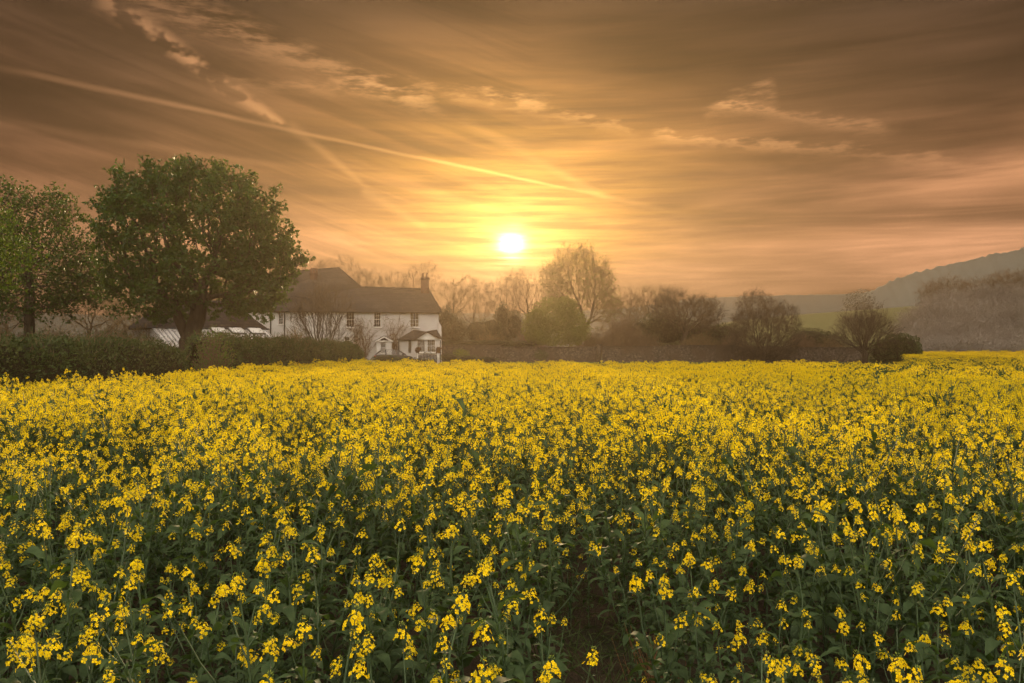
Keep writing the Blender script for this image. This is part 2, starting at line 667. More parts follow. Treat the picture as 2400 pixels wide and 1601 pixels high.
M['hill'] = mat('far_hill', (0.19, 0.20, 0.175), (0.24, 0.24, 0.20), 0.03, 0.95, 0.1, coord='World', bump=0.5, bscale=0.3)
M['slope'] = mat('hay_slope', (0.24, 0.235, 0.10), (0.20, 0.20, 0.08), 0.05, 0.95, 0.1, coord='World')
M['bark'] = mat('tree_bark', (0.050, 0.036, 0.024), (0.095, 0.070, 0.046), 5, 0.95, 0.15, bump=0.9, bscale=14, stretch=(1, 1, 0.25))
M['bark_pale'] = mat('pale_bark', (0.115, 0.085, 0.055), (0.075, 0.055, 0.035), 4, 0.95, 0.15, bump=0.8, bscale=12, stretch=(1, 1, 0.3))
M['twig'] = mat('bare_twig', (0.21, 0.135, 0.076), (0.155, 0.104, 0.062), 2, 0.9, 0.2)
M['twig_red'] = mat('reddish_twig', (0.165, 0.080, 0.045), (0.120, 0.060, 0.036), 2, 0.9, 0.2)
M['twig_gold'] = mat('golden_twig', (0.23, 0.155, 0.070), (0.175, 0.118, 0.055), 2, 0.9, 0.2)
M['chestnut'] = mat('chestnut_leaf', (0.039, 0.080, 0.010), (0.023, 0.052, 0.008), 0.9, 0.5, 0.35, 0.34, (0.11, 0.19, 0.012), coord='World', c3=(0.052, 0.080, 0.012))
M['limeleaf'] = mat('young_leaf', (0.070, 0.120, 0.014), (0.048, 0.088, 0.012), 0.9, 0.5, 0.3, 0.40, (0.17, 0.26, 0.012), coord='World')
M['hedge'] = mat('hedge_leaf', (0.062, 0.090, 0.018), (0.036, 0.056, 0.012), 1.1, 0.6, 0.3, 0.18, (0.07, 0.10, 0.012), coord='World', c3=(0.084, 0.088, 0.024))
M['hedge_core'] = mat('hedge_shade', (0.020, 0.021, 0.009), (0.030, 0.024, 0.013), 3, 0.95, 0.1)  # colour of the added cores, inner shade painted in
M['willow'] = mat('willow_leaf', (0.15, 0.18, 0.020), (0.105, 0.135, 0.018), 0.5, 0.6, 0.3, 0.35, (0.20, 0.23, 0.02), coord='World')
M['ivy'] = mat('ivy_leaf', (0.040, 0.050, 0.018), (0.060, 0.060, 0.024), 0.9, 0.5, 0.4, 0.1, coord='World')
M['shrub'] = mat('garden_shrub_leaf', (0.090, 0.100, 0.032), (0.066, 0.072, 0.026), 0.9, 0.6, 0.3, 0.3, coord='World')
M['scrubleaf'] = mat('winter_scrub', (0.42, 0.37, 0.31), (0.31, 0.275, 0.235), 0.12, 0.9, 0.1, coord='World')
M['blossom'] = mat('pale_blossom', (0.55, 0.50, 0.34), (0.30, 0.32, 0.14), 3, 0.7, 0.2, 0.3)
M['dry'] = mat('dry_stalk', (0.20, 0.105, 0.045), (0.13, 0.065, 0.03), 8, 0.9, 0.2)
M['grass'] = mat('grass_blade', (0.045, 0.075, 0.016), (0.060, 0.080, 0.022), 6, 0.6, 0.3, 0.3)
M['render'] = mat('white_render', (0.65, 0.63, 0.61), (0.59, 0.57, 0.55), 0.8, 0.9, 0.2, bump=0.25, bscale=9, c3=(0.52, 0.49, 0.46))
M['white'] = mat('white_paint', (0.80, 0.78, 0.74), (0.74, 0.72, 0.68), 3, 0.55, 0.4)
M['pipe'] = mat('black_pipe', (0.030, 0.028, 0.028), None, rough=0.5)
M['brick'] = mat('chimney_brick', (0.105, 0.050, 0.036), (0.070, 0.038, 0.028), 6, 0.95, 0.15, bump=0.5, bscale=20)
M['pot'] = mat('chimney_pot', (0.13, 0.058, 0.038), (0.10, 0.048, 0.034), 5, 0.9, 0.2)
M['lead'] = mat('lead_flashing', (0.42, 0.41, 0.40), None, rough=0.6)
M['curtain'] = mat('cream_curtain', (0.46, 0.38, 0.24), (0.34, 0.27, 0.16), 1.2, 0.95, 0.1, stretch=(9, 9, 0.2))
M['browncurt'] = mat('brown_shutter', (0.085, 0.045, 0.030), (0.065, 0.036, 0.026), 3, 0.8, 0.2)
M['dark'] = mat('room_shade_dark', (0.02, 0.017, 0.014), None, rough=0.95)
M['stone'] = None
M['carpaint'] = mat('car_paint', (0.030, 0.024, 0.022), (0.036, 0.028, 0.025), 3, 0.3, 0.5)
M['tyre'] = mat('tyre_rubber', (0.02, 0.02, 0.02), None, rough=0.9)
M['alloy'] = mat('alloy_rim', (0.45, 0.45, 0.46), None, rough=0.35, metal=0.8)
M['redlamp'] = mat('red_lamp', (0.45, 0.02, 0.015), None, rough=0.25, spec=0.6)
M['clearlamp'] = mat('clear_lamp', (0.6, 0.6, 0.6), None, rough=0.15, spec=0.7)
M['moss'] = mat('moss_basket', (0.13, 0.055, 0.025), (0.09, 0.045, 0.025), 12, 0.95, 0.1)
M['iron'] = mat('grey_iron', (0.10, 0.095, 0.09), None, rough=0.6)
M['panel'] = mat('pale_roof_sheet', (0.78, 0.76, 0.73), (0.70, 0.67, 0.64), 1.5, 0.42, 0.5, c3=(0.64, 0.60, 0.55))


def slate_mat(name, a, b, c, course):
    m_ = mat(name, a, b, 1.3, 0.8, 0.25, stretch=(1.0, 1.0, 3.0), c3=c)
    nt = m_.node_tree
    g = G(nt)
    bs = [n_ for n_ in nt.nodes if n_.type == 'BSDF_PRINCIPLED'][0]
    oc = g.n('ShaderNodeTexCoord').outputs['Object']
    br = g.n('ShaderNodeTexBrick')
    g.put(br.inputs['Vector'], g.vm('ADD', g.vm('MULTIPLY', oc, (1, 0, 0)), g.vm('MULTIPLY', g_swz(g, oc), (0, 1.0, 0))))
    br.inputs['Scale'].default_value = 1.0
    br.inputs['Brick Width'].default_value = course * 1.3
    br.inputs['Row Height'].default_value = course * 0.7
    br.inputs['Mortar Size'].default_value = 0.018
    br.inputs['Color1'].default_value = (1, 1, 1, 1)
    br.inputs['Color2'].default_value = (0.72, 0.72, 0.72, 1)
    br.inputs['Mortar'].default_value = (0.45, 0.45, 0.45, 1)
    src = bs.inputs['Base Color'].links[0].from_socket
    g.put(bs.inputs['Base Color'], g.mix(1.0, src, br.outputs[0], 'MULTIPLY'))
    bp = g.n('ShaderNodeBump')
    bp.inputs['Strength'].default_value = 0.6
    bp.inputs['Distance'].default_value = 0.03
    g.put(bp.inputs['Height'], br.outputs[0])
    g.put(bs.inputs['Normal'], bp.outputs[0])
    return m_


def g_swz(g, v):
    s = g.n('ShaderNodeSeparateXYZ')
    g.put(s.inputs[0], v)
    c = g.n('ShaderNodeCombineXYZ')
    g.put(c.inputs[0], s.outputs[0]); g.put(c.inputs[1], s.outputs[2]); g.put(c.inputs[2], s.outputs[1])
    return c.outputs[0]


M['slate'] = slate_mat('roof_slate', (0.048, 0.040, 0.037), (0.036, 0.031, 0.029), (0.066, 0.054, 0.046), 0.30)
M['tile'] = slate_mat('dark_barn_tile', (0.060, 0.042, 0.034), (0.045, 0.034, 0.028), (0.072, 0.052, 0.040), 0.30)


def glass_mat():
    m_ = bpy.data.materials.new('window_glass')
    m_.use_nodes = True
    nt = m_.node_tree
    nt.nodes.clear()
    g = G(nt)
    t = g.n('ShaderNodeBsdfTransparent'); t.inputs[0].default_value = (0.86, 0.86, 0.84, 1)
    gl = g.n('ShaderNodeBsdfGlossy'); gl.inputs['Roughness'].default_value = 0.04
    fr = g.n('ShaderNodeFresnel'); fr.inputs[0].default_value = 1.5
    mx = g.n('ShaderNodeMixShader')
    g.put(mx.inputs[0], g.m('ADD', fr.outputs[0], 0.03))
    nt.links.new(t.outputs[0], mx.inputs[1]); nt.links.new(gl.outputs[0], mx.inputs[2])
    nt.links.new(mx.outputs[0], g.n('ShaderNodeOutputMaterial').inputs[0])
    return m_


M['glass'] = glass_mat()


def stone_mat():
    m_ = bpy.data.materials.new('flint_wall')
    m_.use_nodes = True
    nt = m_.node_tree
    nt.nodes.clear()
    g = G(nt)
    bs = g.n('ShaderNodeBsdfPrincipled')
    bs.inputs['Roughness'].default_value = 0.92
    bs.inputs['Specular IOR Level'].default_value = 0.2
    v = g.n('ShaderNodeNewGeometry').outputs['Position']
    vo = g.n('ShaderNodeTexVoronoi')
    g.put(vo.inputs['Vector'], v)
    vo.inputs['Scale'].default_value = 6.0
    ed = g.n('ShaderNodeTexVoronoi', feature='DISTANCE_TO_EDGE')
    g.put(ed.inputs['Vector'], v)
    ed.inputs['Scale'].default_value = 6.0
    s = g.n('ShaderNodeSeparateColor')
    g.put(s.inputs[0], vo.outputs['Color'])
    col = g.ramp(s.outputs[0], [(0.0, (0.06, 0.046, 0.036)), (0.35, (0.11, 0.083, 0.06)), (0.7, (0.14, 0.108, 0.08)), (1.0, (0.21, 0.17, 0.13))])
    col = g.mix(g.ss(ed.outputs['Distance'], 0.0, 0.07), (0.11, 0.09, 0.07), col)
    col = g.mix(g.ss(g.noise(v, 0.5, 3.0), 0.42, 0.7), col, (0.11, 0.075, 0.05))
    g.put(bs.inputs['Base Color'], col)
    b = g.n('ShaderNodeBump')
    b.inputs['Strength'].default_value = 0.8
    b.inputs['Distance'].default_value = 0.06
    g.put(b.inputs['Height'], g.ss(ed.outputs['Distance'], 0.0, 0.12))
    g.put(bs.inputs['Normal'], b.outputs[0])
    nt.links.new(bs.outputs[0], g.n('ShaderNodeOutputMaterial').inputs[0])
    return m_


M['stone'] = stone_mat()

# ------------------------------------------------------------------ setting: ground, hills
def sheet(name, pts, z, m_, kind='structure'):
    """flat polygon from corner points"""
    mb = MB()
    n = len(pts)
    c = np.mean(np.array(pts), axis=0)
    V = [(x, y, z) for x, y in pts] + [(c[0], c[1], z)]
    mb.add(V, None, [(i, (i + 1) % n, n) for i in range(n)])
    return tag(mb.build(name, m_), kind=kind)


BOX = 330.0


def ground():
    # one sheet, finer close to the camera, very gently uneven far off
    xs = np.concatenate([np.linspace(-BOX, -60, 16), np.linspace(-55, 55, 56), np.linspace(60, BOX, 16)])
    ys = np.concatenate([np.linspace(-200, -10, 8), np.linspace(-8, 110, 80), np.linspace(120, BOX, 24)])
    X, Y = np.meshgrid(xs, ys)
    p = np.stack([X.ravel(), Y.ravel()], 1)
    near = np.exp(-((p[:, 0] / 9) ** 2 + ((p[:, 1] - 4) / 9) ** 2))
    Z = 0.03 * fnoise(p, 0.5, 5) * near
    V = np.column_stack([p, Z])
    nx, ny = len(xs), len(ys)
    i = np.arange(nx - 1)[None, :] + np.arange(ny - 1)[:, None] * nx
    i = i.ravel()
    Q = np.stack([i, i + 1, i + nx + 1, i + nx], 1)
    cy_ = V[Q].mean(1)
    mb = MB()
    far = (cy_[:, 1] > 66) | (cy_[:, 0] < -18)
    mb.add(V, Q[~far]); mb.mq[-1][:] = 0
    mb.Q.append(Q[far]); mb.mq.append(np.ones(far.sum(), np.int64))
    tag(mb.build('ground', [M['soil'], M['meadow']], smooth=True), kind='structure')


ground()
sheet('lawn', [(-25, 62.5), (24, 50), (36, 62), (38, 94), (-36, 93), (-36, 72)], 0.006, M['lawn'])


def hill(name, prof, D, depth, m_, foot_ahead, bump=0.0, seed=0, back=0.35):
    """a long hill: prof = skyline in photo pixels, ridge at D metres (or a list), slope running down towards the viewer"""
    px = np.array([p[0] for p in prof], float)
    py = np.array([p[1] for p in prof], float)
    n = 160
    xs = np.linspace(px[0], px[-1], n)
    ys = np.interp(xs, px, py)
    Ds = np.interp(xs, px, D) if hasattr(D, '__len__') else np.full(n, D)
    if bump:
        ys = ys - bump * np.abs(fnoise(xs[:, None] / 100, 2.2, seed, 4)) * 2
    R = 14
    rows = []
    for r in range(R + 1):
        t = r / R                     # 0 foot, 1 ridge
        d = Ds - foot_ahead * (1 - t)
        h = (EYE + (HY - ys) / F_PX * Ds) * (t * t * (3 - 2 * t))
        rows.append(np.column_stack([(xs - CX) / F_PX * Ds * (0.9 + 0.1 * t), d, h - 0.3 * (1 - t)]))
    for t in (0.5, 1.0):
        d = Ds + depth * t
        h = (EYE + (HY - ys) / F_PX * Ds) * (1 - t)
        rows.append(np.column_stack([(xs - CX) / F_PX * Ds, d, h - 0.3 * t]))
    V = np.concatenate(rows)
    k = len(rows)
    i = (np.arange(n - 1)[None, :] + np.arange(k - 1)[:, None] * n).ravel()
    mb = MB()
    mb.add(V, np.stack([i, i + 1, i + n + 1, i + n], 1))
    return tag(mb.build(name, m_, smooth=True), kind='structure')


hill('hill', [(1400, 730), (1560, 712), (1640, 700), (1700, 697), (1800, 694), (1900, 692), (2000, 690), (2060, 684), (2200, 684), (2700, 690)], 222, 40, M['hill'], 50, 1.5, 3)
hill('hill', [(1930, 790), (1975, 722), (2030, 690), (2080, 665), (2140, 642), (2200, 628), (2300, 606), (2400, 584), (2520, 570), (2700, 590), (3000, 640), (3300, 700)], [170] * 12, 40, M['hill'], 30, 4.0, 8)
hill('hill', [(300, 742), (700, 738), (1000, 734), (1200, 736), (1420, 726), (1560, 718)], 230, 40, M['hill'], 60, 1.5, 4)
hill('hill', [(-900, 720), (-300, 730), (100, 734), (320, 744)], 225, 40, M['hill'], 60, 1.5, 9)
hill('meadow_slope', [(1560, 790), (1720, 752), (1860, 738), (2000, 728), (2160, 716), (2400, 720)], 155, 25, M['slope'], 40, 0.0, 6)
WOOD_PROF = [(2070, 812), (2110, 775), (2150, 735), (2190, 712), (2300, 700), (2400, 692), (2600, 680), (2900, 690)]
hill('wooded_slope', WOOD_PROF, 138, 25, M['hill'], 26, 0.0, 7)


def haze():
    mb = MB()
    mb.box(-BOX - 20, BOX + 20, -230, BOX + 20, -1.0, 24.5)
    m_ = bpy.data.materials.new('morning_haze')
    m_.use_nodes = True
    nt = m_.node_tree
    nt.nodes.clear()
    pv = nt.nodes.new('ShaderNodeVolumePrincipled')
    pv.inputs['Color'].default_value = (*HAZE_COLOR, 1)
    pv.inputs['Density'].default_value = HAZE_DENSITY
    pv.inputs['Anisotropy'].default_value = HAZE_G
    out = nt.nodes.new('ShaderNodeOutputMaterial')
    nt.links.new(pv.outputs[0], out.inputs['Volume'])
    tag(mb.build('haze', m_), 'warm morning mist over the fields', 'haze', kind='stuff')


haze()

# ------------------------------------------------------------------ farmhouse
HL = Vector((-28.7, 86.3, 0))
HA = math.atan2(90.5 - 86.3, -8.34 + 28.7)
hc, hs = math.cos(HA), math.sin(HA)


def H(px, py, v=0.0):
    """house coordinates (u along the front, v into the house, z) of photo pixel (px, py) at depth v"""
    k = (px - CX) / F_PX
    u = (k * (HL.y + v * hc) - HL.x + v * hs) / (hc - k * hs)
    D = HL.y + u * hs + v * hc
    return u, v, EYE + (HY - py) / F_PX * D


def wall_mesh(u0, u1, z0, z1, opens, v0, th, m_, name, parent):
    """wall in the u-z plane with window openings (ua, ub, za, zb) and their reveals"""
    us = sorted({u0, u1} | {o[0] for o in opens} | {o[1] for o in opens})
    zs = sorted({z0, z1} | {o[2] for o in opens} | {o[3] for o in opens})
    mb = MB()
    for a, b in zip(us[:-1], us[1:]):
        for c, d in zip(zs[:-1], zs[1:]):
            mu, mz = (a + b) / 2, (c + d) / 2
            if any(o[0] < mu < o[1] and o[2] < mz < o[3] for o in opens):
                continue
            mb.add([(a, v0, c), (b, v0, c), (b, v0, d), (a, v0, d)], [(0, 1, 2, 3)])
    for a, b, c, d in opens:
        w = v0 + th
        mb.add([(a, v0, c), (a, w, c), (a, w, d), (a, v0, d)], [(0, 3, 2, 1)])
        mb.add([(b, v0, c), (b, w, c), (b, w, d), (b, v0, d)], [(0, 1, 2, 3)])
        mb.add([(a, v0, c), (b, v0, c), (b, w, c), (a, w, c)], [(0, 3, 2, 1)])
        mb.add([(a, v0, d), (b, v0, d), (b, w, d), (a, w, d)], [(0, 1, 2, 3)])
    return mb.build(name, m_, parent)


def window(parent, o, v, cols, rows, curtain=None, sill=True, name='window'):
    """sash window filling opening o at depth v: frame with glazing bars, panes, sill, curtain"""
    a, b, c, d = o
    w = MB()
    f = 0.065
    w.box(a, b, v, v + 0.07, d - f, d)
    w.box(a, b, v, v + 0.07, c, c + f)
    w.box(a, a + f, v + 0.002, v + 0.072, c + f, d - f)
    w.box(b - f, b, v + 0.002, v + 0.072, c + f, d - f)
    zm = (c + d) / 2
    w.box(a + f, b - f, v + 0.004, v + 0.066, zm - 0.028, zm + 0.028)
    root = w.build(name, M['white'], parent)
    for i in range(1, cols):
        x = a + f + (b - a - 2 * f) * i / cols
        MB().box(x - 0.014, x + 0.014, v + 0.012, v + 0.050, c + f, zm - 0.028).build('glazing_bar', M['white'], root)
        MB().box(x - 0.014, x + 0.014, v + 0.012, v + 0.050, zm + 0.028, d - f).build('glazing_bar', M['white'], root)
    for half in (0, 1):
        z0, z1 = ((c + f, zm - 0.028), (zm + 0.028, d - f))[half]
        for i in range(1, rows):
            z = z0 + (z1 - z0) * i / rows
            MB().box(a + f, b - f, v + 0.016, v + 0.046, z - 0.014, z + 0.014).build('glazing_bar', M['white'], root)
    x0, x1 = a + f, b - f
    for i in range(cols):
        for half in (0, 1):
            z0, z1 = ((c + f, zm - 0.028), (zm + 0.028, d - f))[half]
            for j in range(rows):
                pa = MB()
                xa, xb = x0 + (x1 - x0) * i / cols, x0 + (x1 - x0) * (i + 1) / cols
                za, zb = z0 + (z1 - z0) * j / rows, z0 + (z1 - z0) * (j + 1) / rows
                pa.add([(xa, v + 0.03, za), (xb, v + 0.03, za), (xb, v + 0.03, zb), (xa, v + 0.03, zb)], [(0, 1, 2, 3)])
                pa.build('pane', M['glass'], root)
    if curtain:
        cu = MB()
        n = 24
        for s, (xa, xb) in enumerate(((a, a + (b - a) * 0.42), (b - (b - a) * 0.42, b))):
            xs = np.linspace(xa, xb, n)
            vv = v + 0.22 + 0.03 * np.sin(np.arange(n) * 1.5)
            V = np.concatenate([np.column_stack([xs, vv, np.full(n, c)]), np.column_stack([xs, vv, np.full(n, d)])])
            i = np.arange(n - 1)
            cu.add(V, np.stack([i, i + 1, i + n + 1, i + n], 1))
        cu.build('curtain', M[curtain], root)
    if sill:
        s = MB()
        s.box(a - 0.08, b + 0.08, v - 0.30, v + 0.02, c - 0.09, c - 0.003)
        s.build('sill', M['white'], root)
    return root


def farmhouse():
    root = thing('farmhouse', 'long white rendered farmhouse with a dark slate roof and brick chimney', 'house', HL, HA)
    ze = 5.86
    uL, uR = H(545, 725)[0], H(1028, 729)[0]
    op = []

    def O(x0, y0, x1, y1):
        a = H(x0, y1); b = H(x1, y0)
        o = (a[0], b[0], a[2], b[2])
        op.append(o)
        return o
    w1 = O(652.5, 731, 664, 760)
    w2 = O(679, 736, 685, 750)
    w3 = O(811, 731, 831, 767)
    w4 = O(876, 731, 893, 767)
    w5 = O(961, 732, 981.5, 767)
    w6 = O(807, 789, 820, 806)
    wall_mesh(uL, uR, 0, ze, op, 0.0, 0.22, M['render'], 'wall', root)
    # side and back walls close the house
    side = MB()
    side.add([(uR, 0, 0), (uR, 6.6, 0), (uR, 6.6, ze), (uR, 0, ze)], [(0, 1, 2, 3)])
    side.add([(uL, 0, 0), (uL, 11, 0), (uL, 11, ze), (uL, 0, ze)], [(3, 2, 1, 0)])
    side.add([(uL, 11, 0), (11, 11, 0), (11, 11, ze), (uL, 11, ze)], [(3, 2, 1, 0)])
    side.add([(11, 6.6, 0), (11, 11, 0), (11, 11, ze), (11, 6.6, ze)], [(0, 1, 2, 3)])
    side.add([(11, 6.6, 0), (uR, 6.6, 0), (uR, 6.6, ze), (11, 6.6, ze)], [(3, 2, 1, 0)])
    side.build('rear_wall', M['render'], root)
    fl = MB()
    fl.box(uL + 0.3, uR - 0.3, 3.0, 3.1, 0.05, ze - 0.1)  # added near-black sheet behind the windows, room shade put into its colour
    fl.build('shade_backing', M['dark'], root)
    window(root, w1, 0.13, 2, 3)
    window(root, w2, 0.13, 1, 2)
    window(root, w3, 0.13, 3, 2, 'browncurt')
    window(root, w4, 0.13, 3, 2)
    window(root, w5, 0.13, 3, 2, 'curtain')
    window(root, w6, 0.13, 2, 1)
    # roof
    zr = ze - 0.05
    EL = (uL - 0.3, -0.35, zr); ER = (uR + 0.3, -0.35, zr)
    RR = H(1004, 678, 3.3); R1 = H(847, 673, 3.3); A = H(794, 628, 5.7); B = H(690, 636.5, 6.6)
    ERb = (uR + 0.3, 6.95, zr); Rb = (A[0] + 3.2, 6.95, zr)
    Ab = (A[0] + 3.2, 11.4, zr); Lb = (uL - 0.3, 11.4, zr)
    r = MB()
    for t in ((EL, ER, RR), (EL, RR, R1), (EL, R1, A), (EL, A, B), (ER, ERb, RR), (RR, ERb, Rb), (RR, Rb, R1), (R1, Rb, A), (Rb, Ab, A), (A, Ab, B), (Ab, Lb, B), (EL, B, Lb)):
        r.slab(t, 0.06)
    roof = r.build('roof', M['slate'], root)
    rt = MB()
    for a, b in ((RR, R1), (A, B), (A, R1), (ER, RR)):
        rt.cyl((a[0], a[1], a[2] + 0.03), (b[0], b[1], b[2] + 0.03), 0.09, k=6)
    rt.build('ridge_tiles', M['slate'], roof)
    g = MB()
    g.cyl((uL - 0.3, -0.42, zr - 0.10), (uR + 0.3, -0.42, zr - 0.10), 0.075, k=8)
    g.box(uL - 0.2, uR + 0.2, -0.36, 0.0, zr - 0.22, zr - 0.07)
    g.build('gutter', M['pipe'], root)
    va = MB()
    p, q = H(632, 727, -0.34), H(642, 712, 0.9)
    va.cyl((p[0], -0.36, zr + 0.06), (q[0] + 0.15, 0.75, zr + 1.08), 0.06, k=5)
    va.build('valley_flashing', M['lead'], roof)
    for px in (634.5, 667.0):
        d = MB()
        u = H(px, 760)[0]
        d.cyl((u, -0.09, 0.0), (u, -0.09, zr - 0.35), 0.075, k=8)
        d.cyl((u, -0.09, zr - 0.35), (u, -0.40, zr - 0.12), 0.07, k=8)
        d.build('downpipe', M['pipe'], root)
    # chimneys
    for (x0, x1, yt, yb, v, npots, oy) in ((985.5, 1006, 650, 690, 3.0, 2, 640), (726, 745, 640, 672, 4.3, 3, 628)):
        a = H(x0, yt, v); b = H(x1, yb, v)
        c = MB()
        w = (b[0] - a[0])
        c.box(a[0] + 0.06, b[0] - 0.06, v - 0.40, v + 0.40, b[2] - 1.6, a[2] - 0.28)
        c.box(a[0], b[0], v - 0.47, v + 0.47, a[2] - 0.28, a[2] - 0.12)
        c.box(a[0] + 0.04, b[0] - 0.04, v - 0.43, v + 0.43, a[2] - 0.12, a[2])
        ch = c.build('chimney', M['brick'], roof)
        for i in range(npots):
            u = a[0] + w * (i + 0.5 + (0.12 if npots == 2 else 0)) / (npots + (0.3 if npots == 2 else 0))
            t = MB()
            hgt = H(x0, oy, v)[2] - a[2]
            t.cyl((u, v, a[2]), (u, v, a[2] + hgt * 0.85), 0.13, 0.10, k=10)
            t.cyl((u, v, a[2] + hgt * 0.85), (u, v, a[2] + hgt), 0.125, 0.125, k=10)
            t.build('chimney_pot', M['pot'], roof, smooth=False)
    # sloping buttress on the right corner
    bt = MB()
    zb = H(1028, 757)[2]
    bt.add([(uR - 0.02, -0.12, 0), (uR + 0.35, -0.12, 0), (uR + 0.30, -0.12, zb - 0.35), (uR - 0.02, -0.12, zb + 0.15),
            (uR - 0.02, 0.6, 0), (uR + 0.35, 0.6, 0), (uR + 0.30, 0.6, zb - 0.35), (uR - 0.02, 0.6, zb + 0.15)],
           [(0, 1, 2, 3), (1, 5, 6, 2), (3, 2, 6, 7), (5, 4, 7, 6)])
    bt.build('buttress', M['render'], root)
    # small gabled door porch
    pv = -1.5
    a = H(882.5, 820, pv)[0]; b = H(918, 820, pv)[0]
    ez = H(885, 797, pv)[2]; az = H(901.5, 788.5, pv)[2]; mid = (a + b) / 2
    d0, d1 = H(891, 800, pv), H(905, 843, pv)
    po = MB()
    dz = H(891, 801, pv)[2]
    po.add([(a, pv, 0), (d0[0], pv, 0), (d0[0], pv, dz), (a, pv, dz)], [(0, 1, 2, 3)])
    po.add([(d1[0], pv, 0), (b, pv, 0), (b, pv, dz), (d1[0], pv, dz)], [(0, 1, 2, 3)])
    po.add([(a, pv, dz), (b, pv, dz), (b, pv, ez), (a, pv, ez)], [(0, 1, 2, 3)])
    po.add([(a, pv, ez), (b, pv, ez), (mid, pv, az)], None, [(0, 1, 2)])
    po.add([(a, 0, 0), (a, pv, 0), (a, pv, ez), (a, 0, ez)], [(0, 1, 2, 3)])
    po.add([(b, 0, 0), (b, pv, 0), (b, pv, ez), (b, 0, ez)], [(3, 2, 1, 0)])
    porch = po.build('porch', M['render'], root)
    pr = MB()
    for s, e in ((-1, a), (1, b)):
        q = [(e + s * 0.18, pv - 0.15, ez - 0.14), (e + s * 0.18, 0, ez - 0.14), (mid, 0, az + 0.05), (mid, pv - 0.15, az + 0.05)]
        pr.slab(q if s < 0 else q[::-1], 0.05 * (1 if s < 0 else 1))
    pr.build('porch_roof', M['slate'], porch)
    tr = MB()
    for s, e in ((-1, a), (1, b)):
        tr.add([(e + s * 0.16, pv - 0.17, ez - 0.10), (mid, pv - 0.17, az + 0.02), (mid, pv - 0.17, az - 0.12), (e + s * 0.16, pv - 0.17, ez - 0.22)], [(0, 1, 2, 3)] if s < 0 else [(3, 2, 1, 0)])
    tr.box(a - 0.12, b + 0.12, pv - 0.10, pv - 0.01, ez - 0.2, ez - 0.1)
    tr.build('porch_trim', M['white'], porch)
    fan = MB()
    fan.add([(mid - 0.55, pv - 0.012, ez - 0.06), (mid + 0.55, pv - 0.012, ez - 0.06), (mid, pv - 0.012, az - 0.14)], None, [(0, 1, 2)])
    fan.build('fanlight', M['slate'], porch)
    dr = MB()
    dr.box(d0[0] + 0.01, d1[0] - 0.01, pv + 0.06, pv + 0.10, 0.02, 1.05)
    door = dr.build('door', M['white'], porch)
    window(porch, (d0[0] + 0.01, d1[0] - 0.01, 1.06, dz - 0.01), pv + 0.05, 4, 1, None, False, 'door_window')
    # bay room with a hipped, gabled roof
    bv = -2.0
    a = H(961, 840, bv + 0.9)[0]; f0 = H(976, 840, bv)[0]; b = H(1031, 840, bv)[0]
    ez = H(1000, 795, bv)[2]
    o1 = (H(977.5, 0, bv)[0], H(996.5, 0, bv)[0], H(985, 826, bv)[2], ez - 0.03)
    o2 = (H(1001, 0, bv)[0], H(1021, 0, bv)[0], H(985, 826, bv)[2], ez - 0.03)
    bay = wall_mesh(f0, b, 0, ez, [o1, o2], bv, 0.16, M['render'], 'bay_room', root)
    window(bay, o1, bv + 0.08, 4, 2)
    window(bay, o2, bv + 0.08, 4, 2, 'curtain')
    sd = MB()
    a0 = f0 - 1.75                                                    # splayed left face
    def L(t, z):
        return (a0 + (f0 - a0) * t, -0.75 + (bv + 0.75) * t, z)
    zl, zh = H(985, 827, bv)[2], ez - 0.1
    for t0, t1, z0, z1 in ((0, .52, 0, ez), (.70, 1, 0, ez), (.52, .70, 0, zl), (.52, .70, zh, ez)):
        sd.add([L(t0, z0), L(t1, z0), L(t1, z1), L(t0, z1)], [(0, 1, 2, 3)])
    sd.add([(a0, 0, 0), (a0, -0.75, 0), (a0, -0.75, ez), (a0, 0, ez)], [(0, 1, 2, 3)])
    sd.build('side_wall', M['render'], bay)
    rw = MB()
    rw.add([(b, bv, 0), (b, 0, 0), (b, 0, ez), (b, bv, ez)], [(0, 1, 2, 3)])
    rw.build('return_wall', M['render'], bay)
    sw = MB()
    sw.add([L(.53, zl), L(.69, zl), L(.69, zh), L(.53, zh)], [(0, 1, 2, 3)])
    sw.V[-1][:, 1] += 0.06
    sw.build('side_pane', M['glass'], bay)
    br = MB()
    zt = H(985, 772.5, -0.3)[2]
    ap = (H(1001.5, 0, bv)[0], bv - 0.1, H(1001, 778.5, bv)[2] + 0.1)
    e0 = (a0 - 0.3, -0.95, ez - 0.05); e1 = (f0 - 0.2, bv - 0.28, ez - 0.05); e2 = (b + 0.3, bv - 0.28, ez - 0.05); e3 = (b + 0.3, 0.0, ez + 0.1)
    t0 = (H(970, 0, -0.1)[0], -0.02, zt); t1 = (H(1024, 0, -0.1)[0], -0.02, zt)
    ap = (ap[0], bv - 0.28, ap[2])
    apb = (ap[0], -0.02, ap[2])
    for q in ((e0, e1, t0), (e1, apb, t0), (e1, ap, apb), (ap, e2, apb), (e2, t1, apb), (e2, e3, t1)):
        br.slab(q, 0.06)
    br.build('bay_roof', M['slate'], bay)
    gb = MB()
    gb.add([(f0 + 0.02, bv - 0.05, ez), (b - 0.25, bv - 0.05, ez), (ap[0], bv - 0.05, ap[2] - 0.14)], None, [(0, 1, 2)])
    gb.box(f0, b, bv - 0.10, bv - 0.02, ez - 0.05, ez + 0.03)
    gb.build('gable', M['white'], bay)
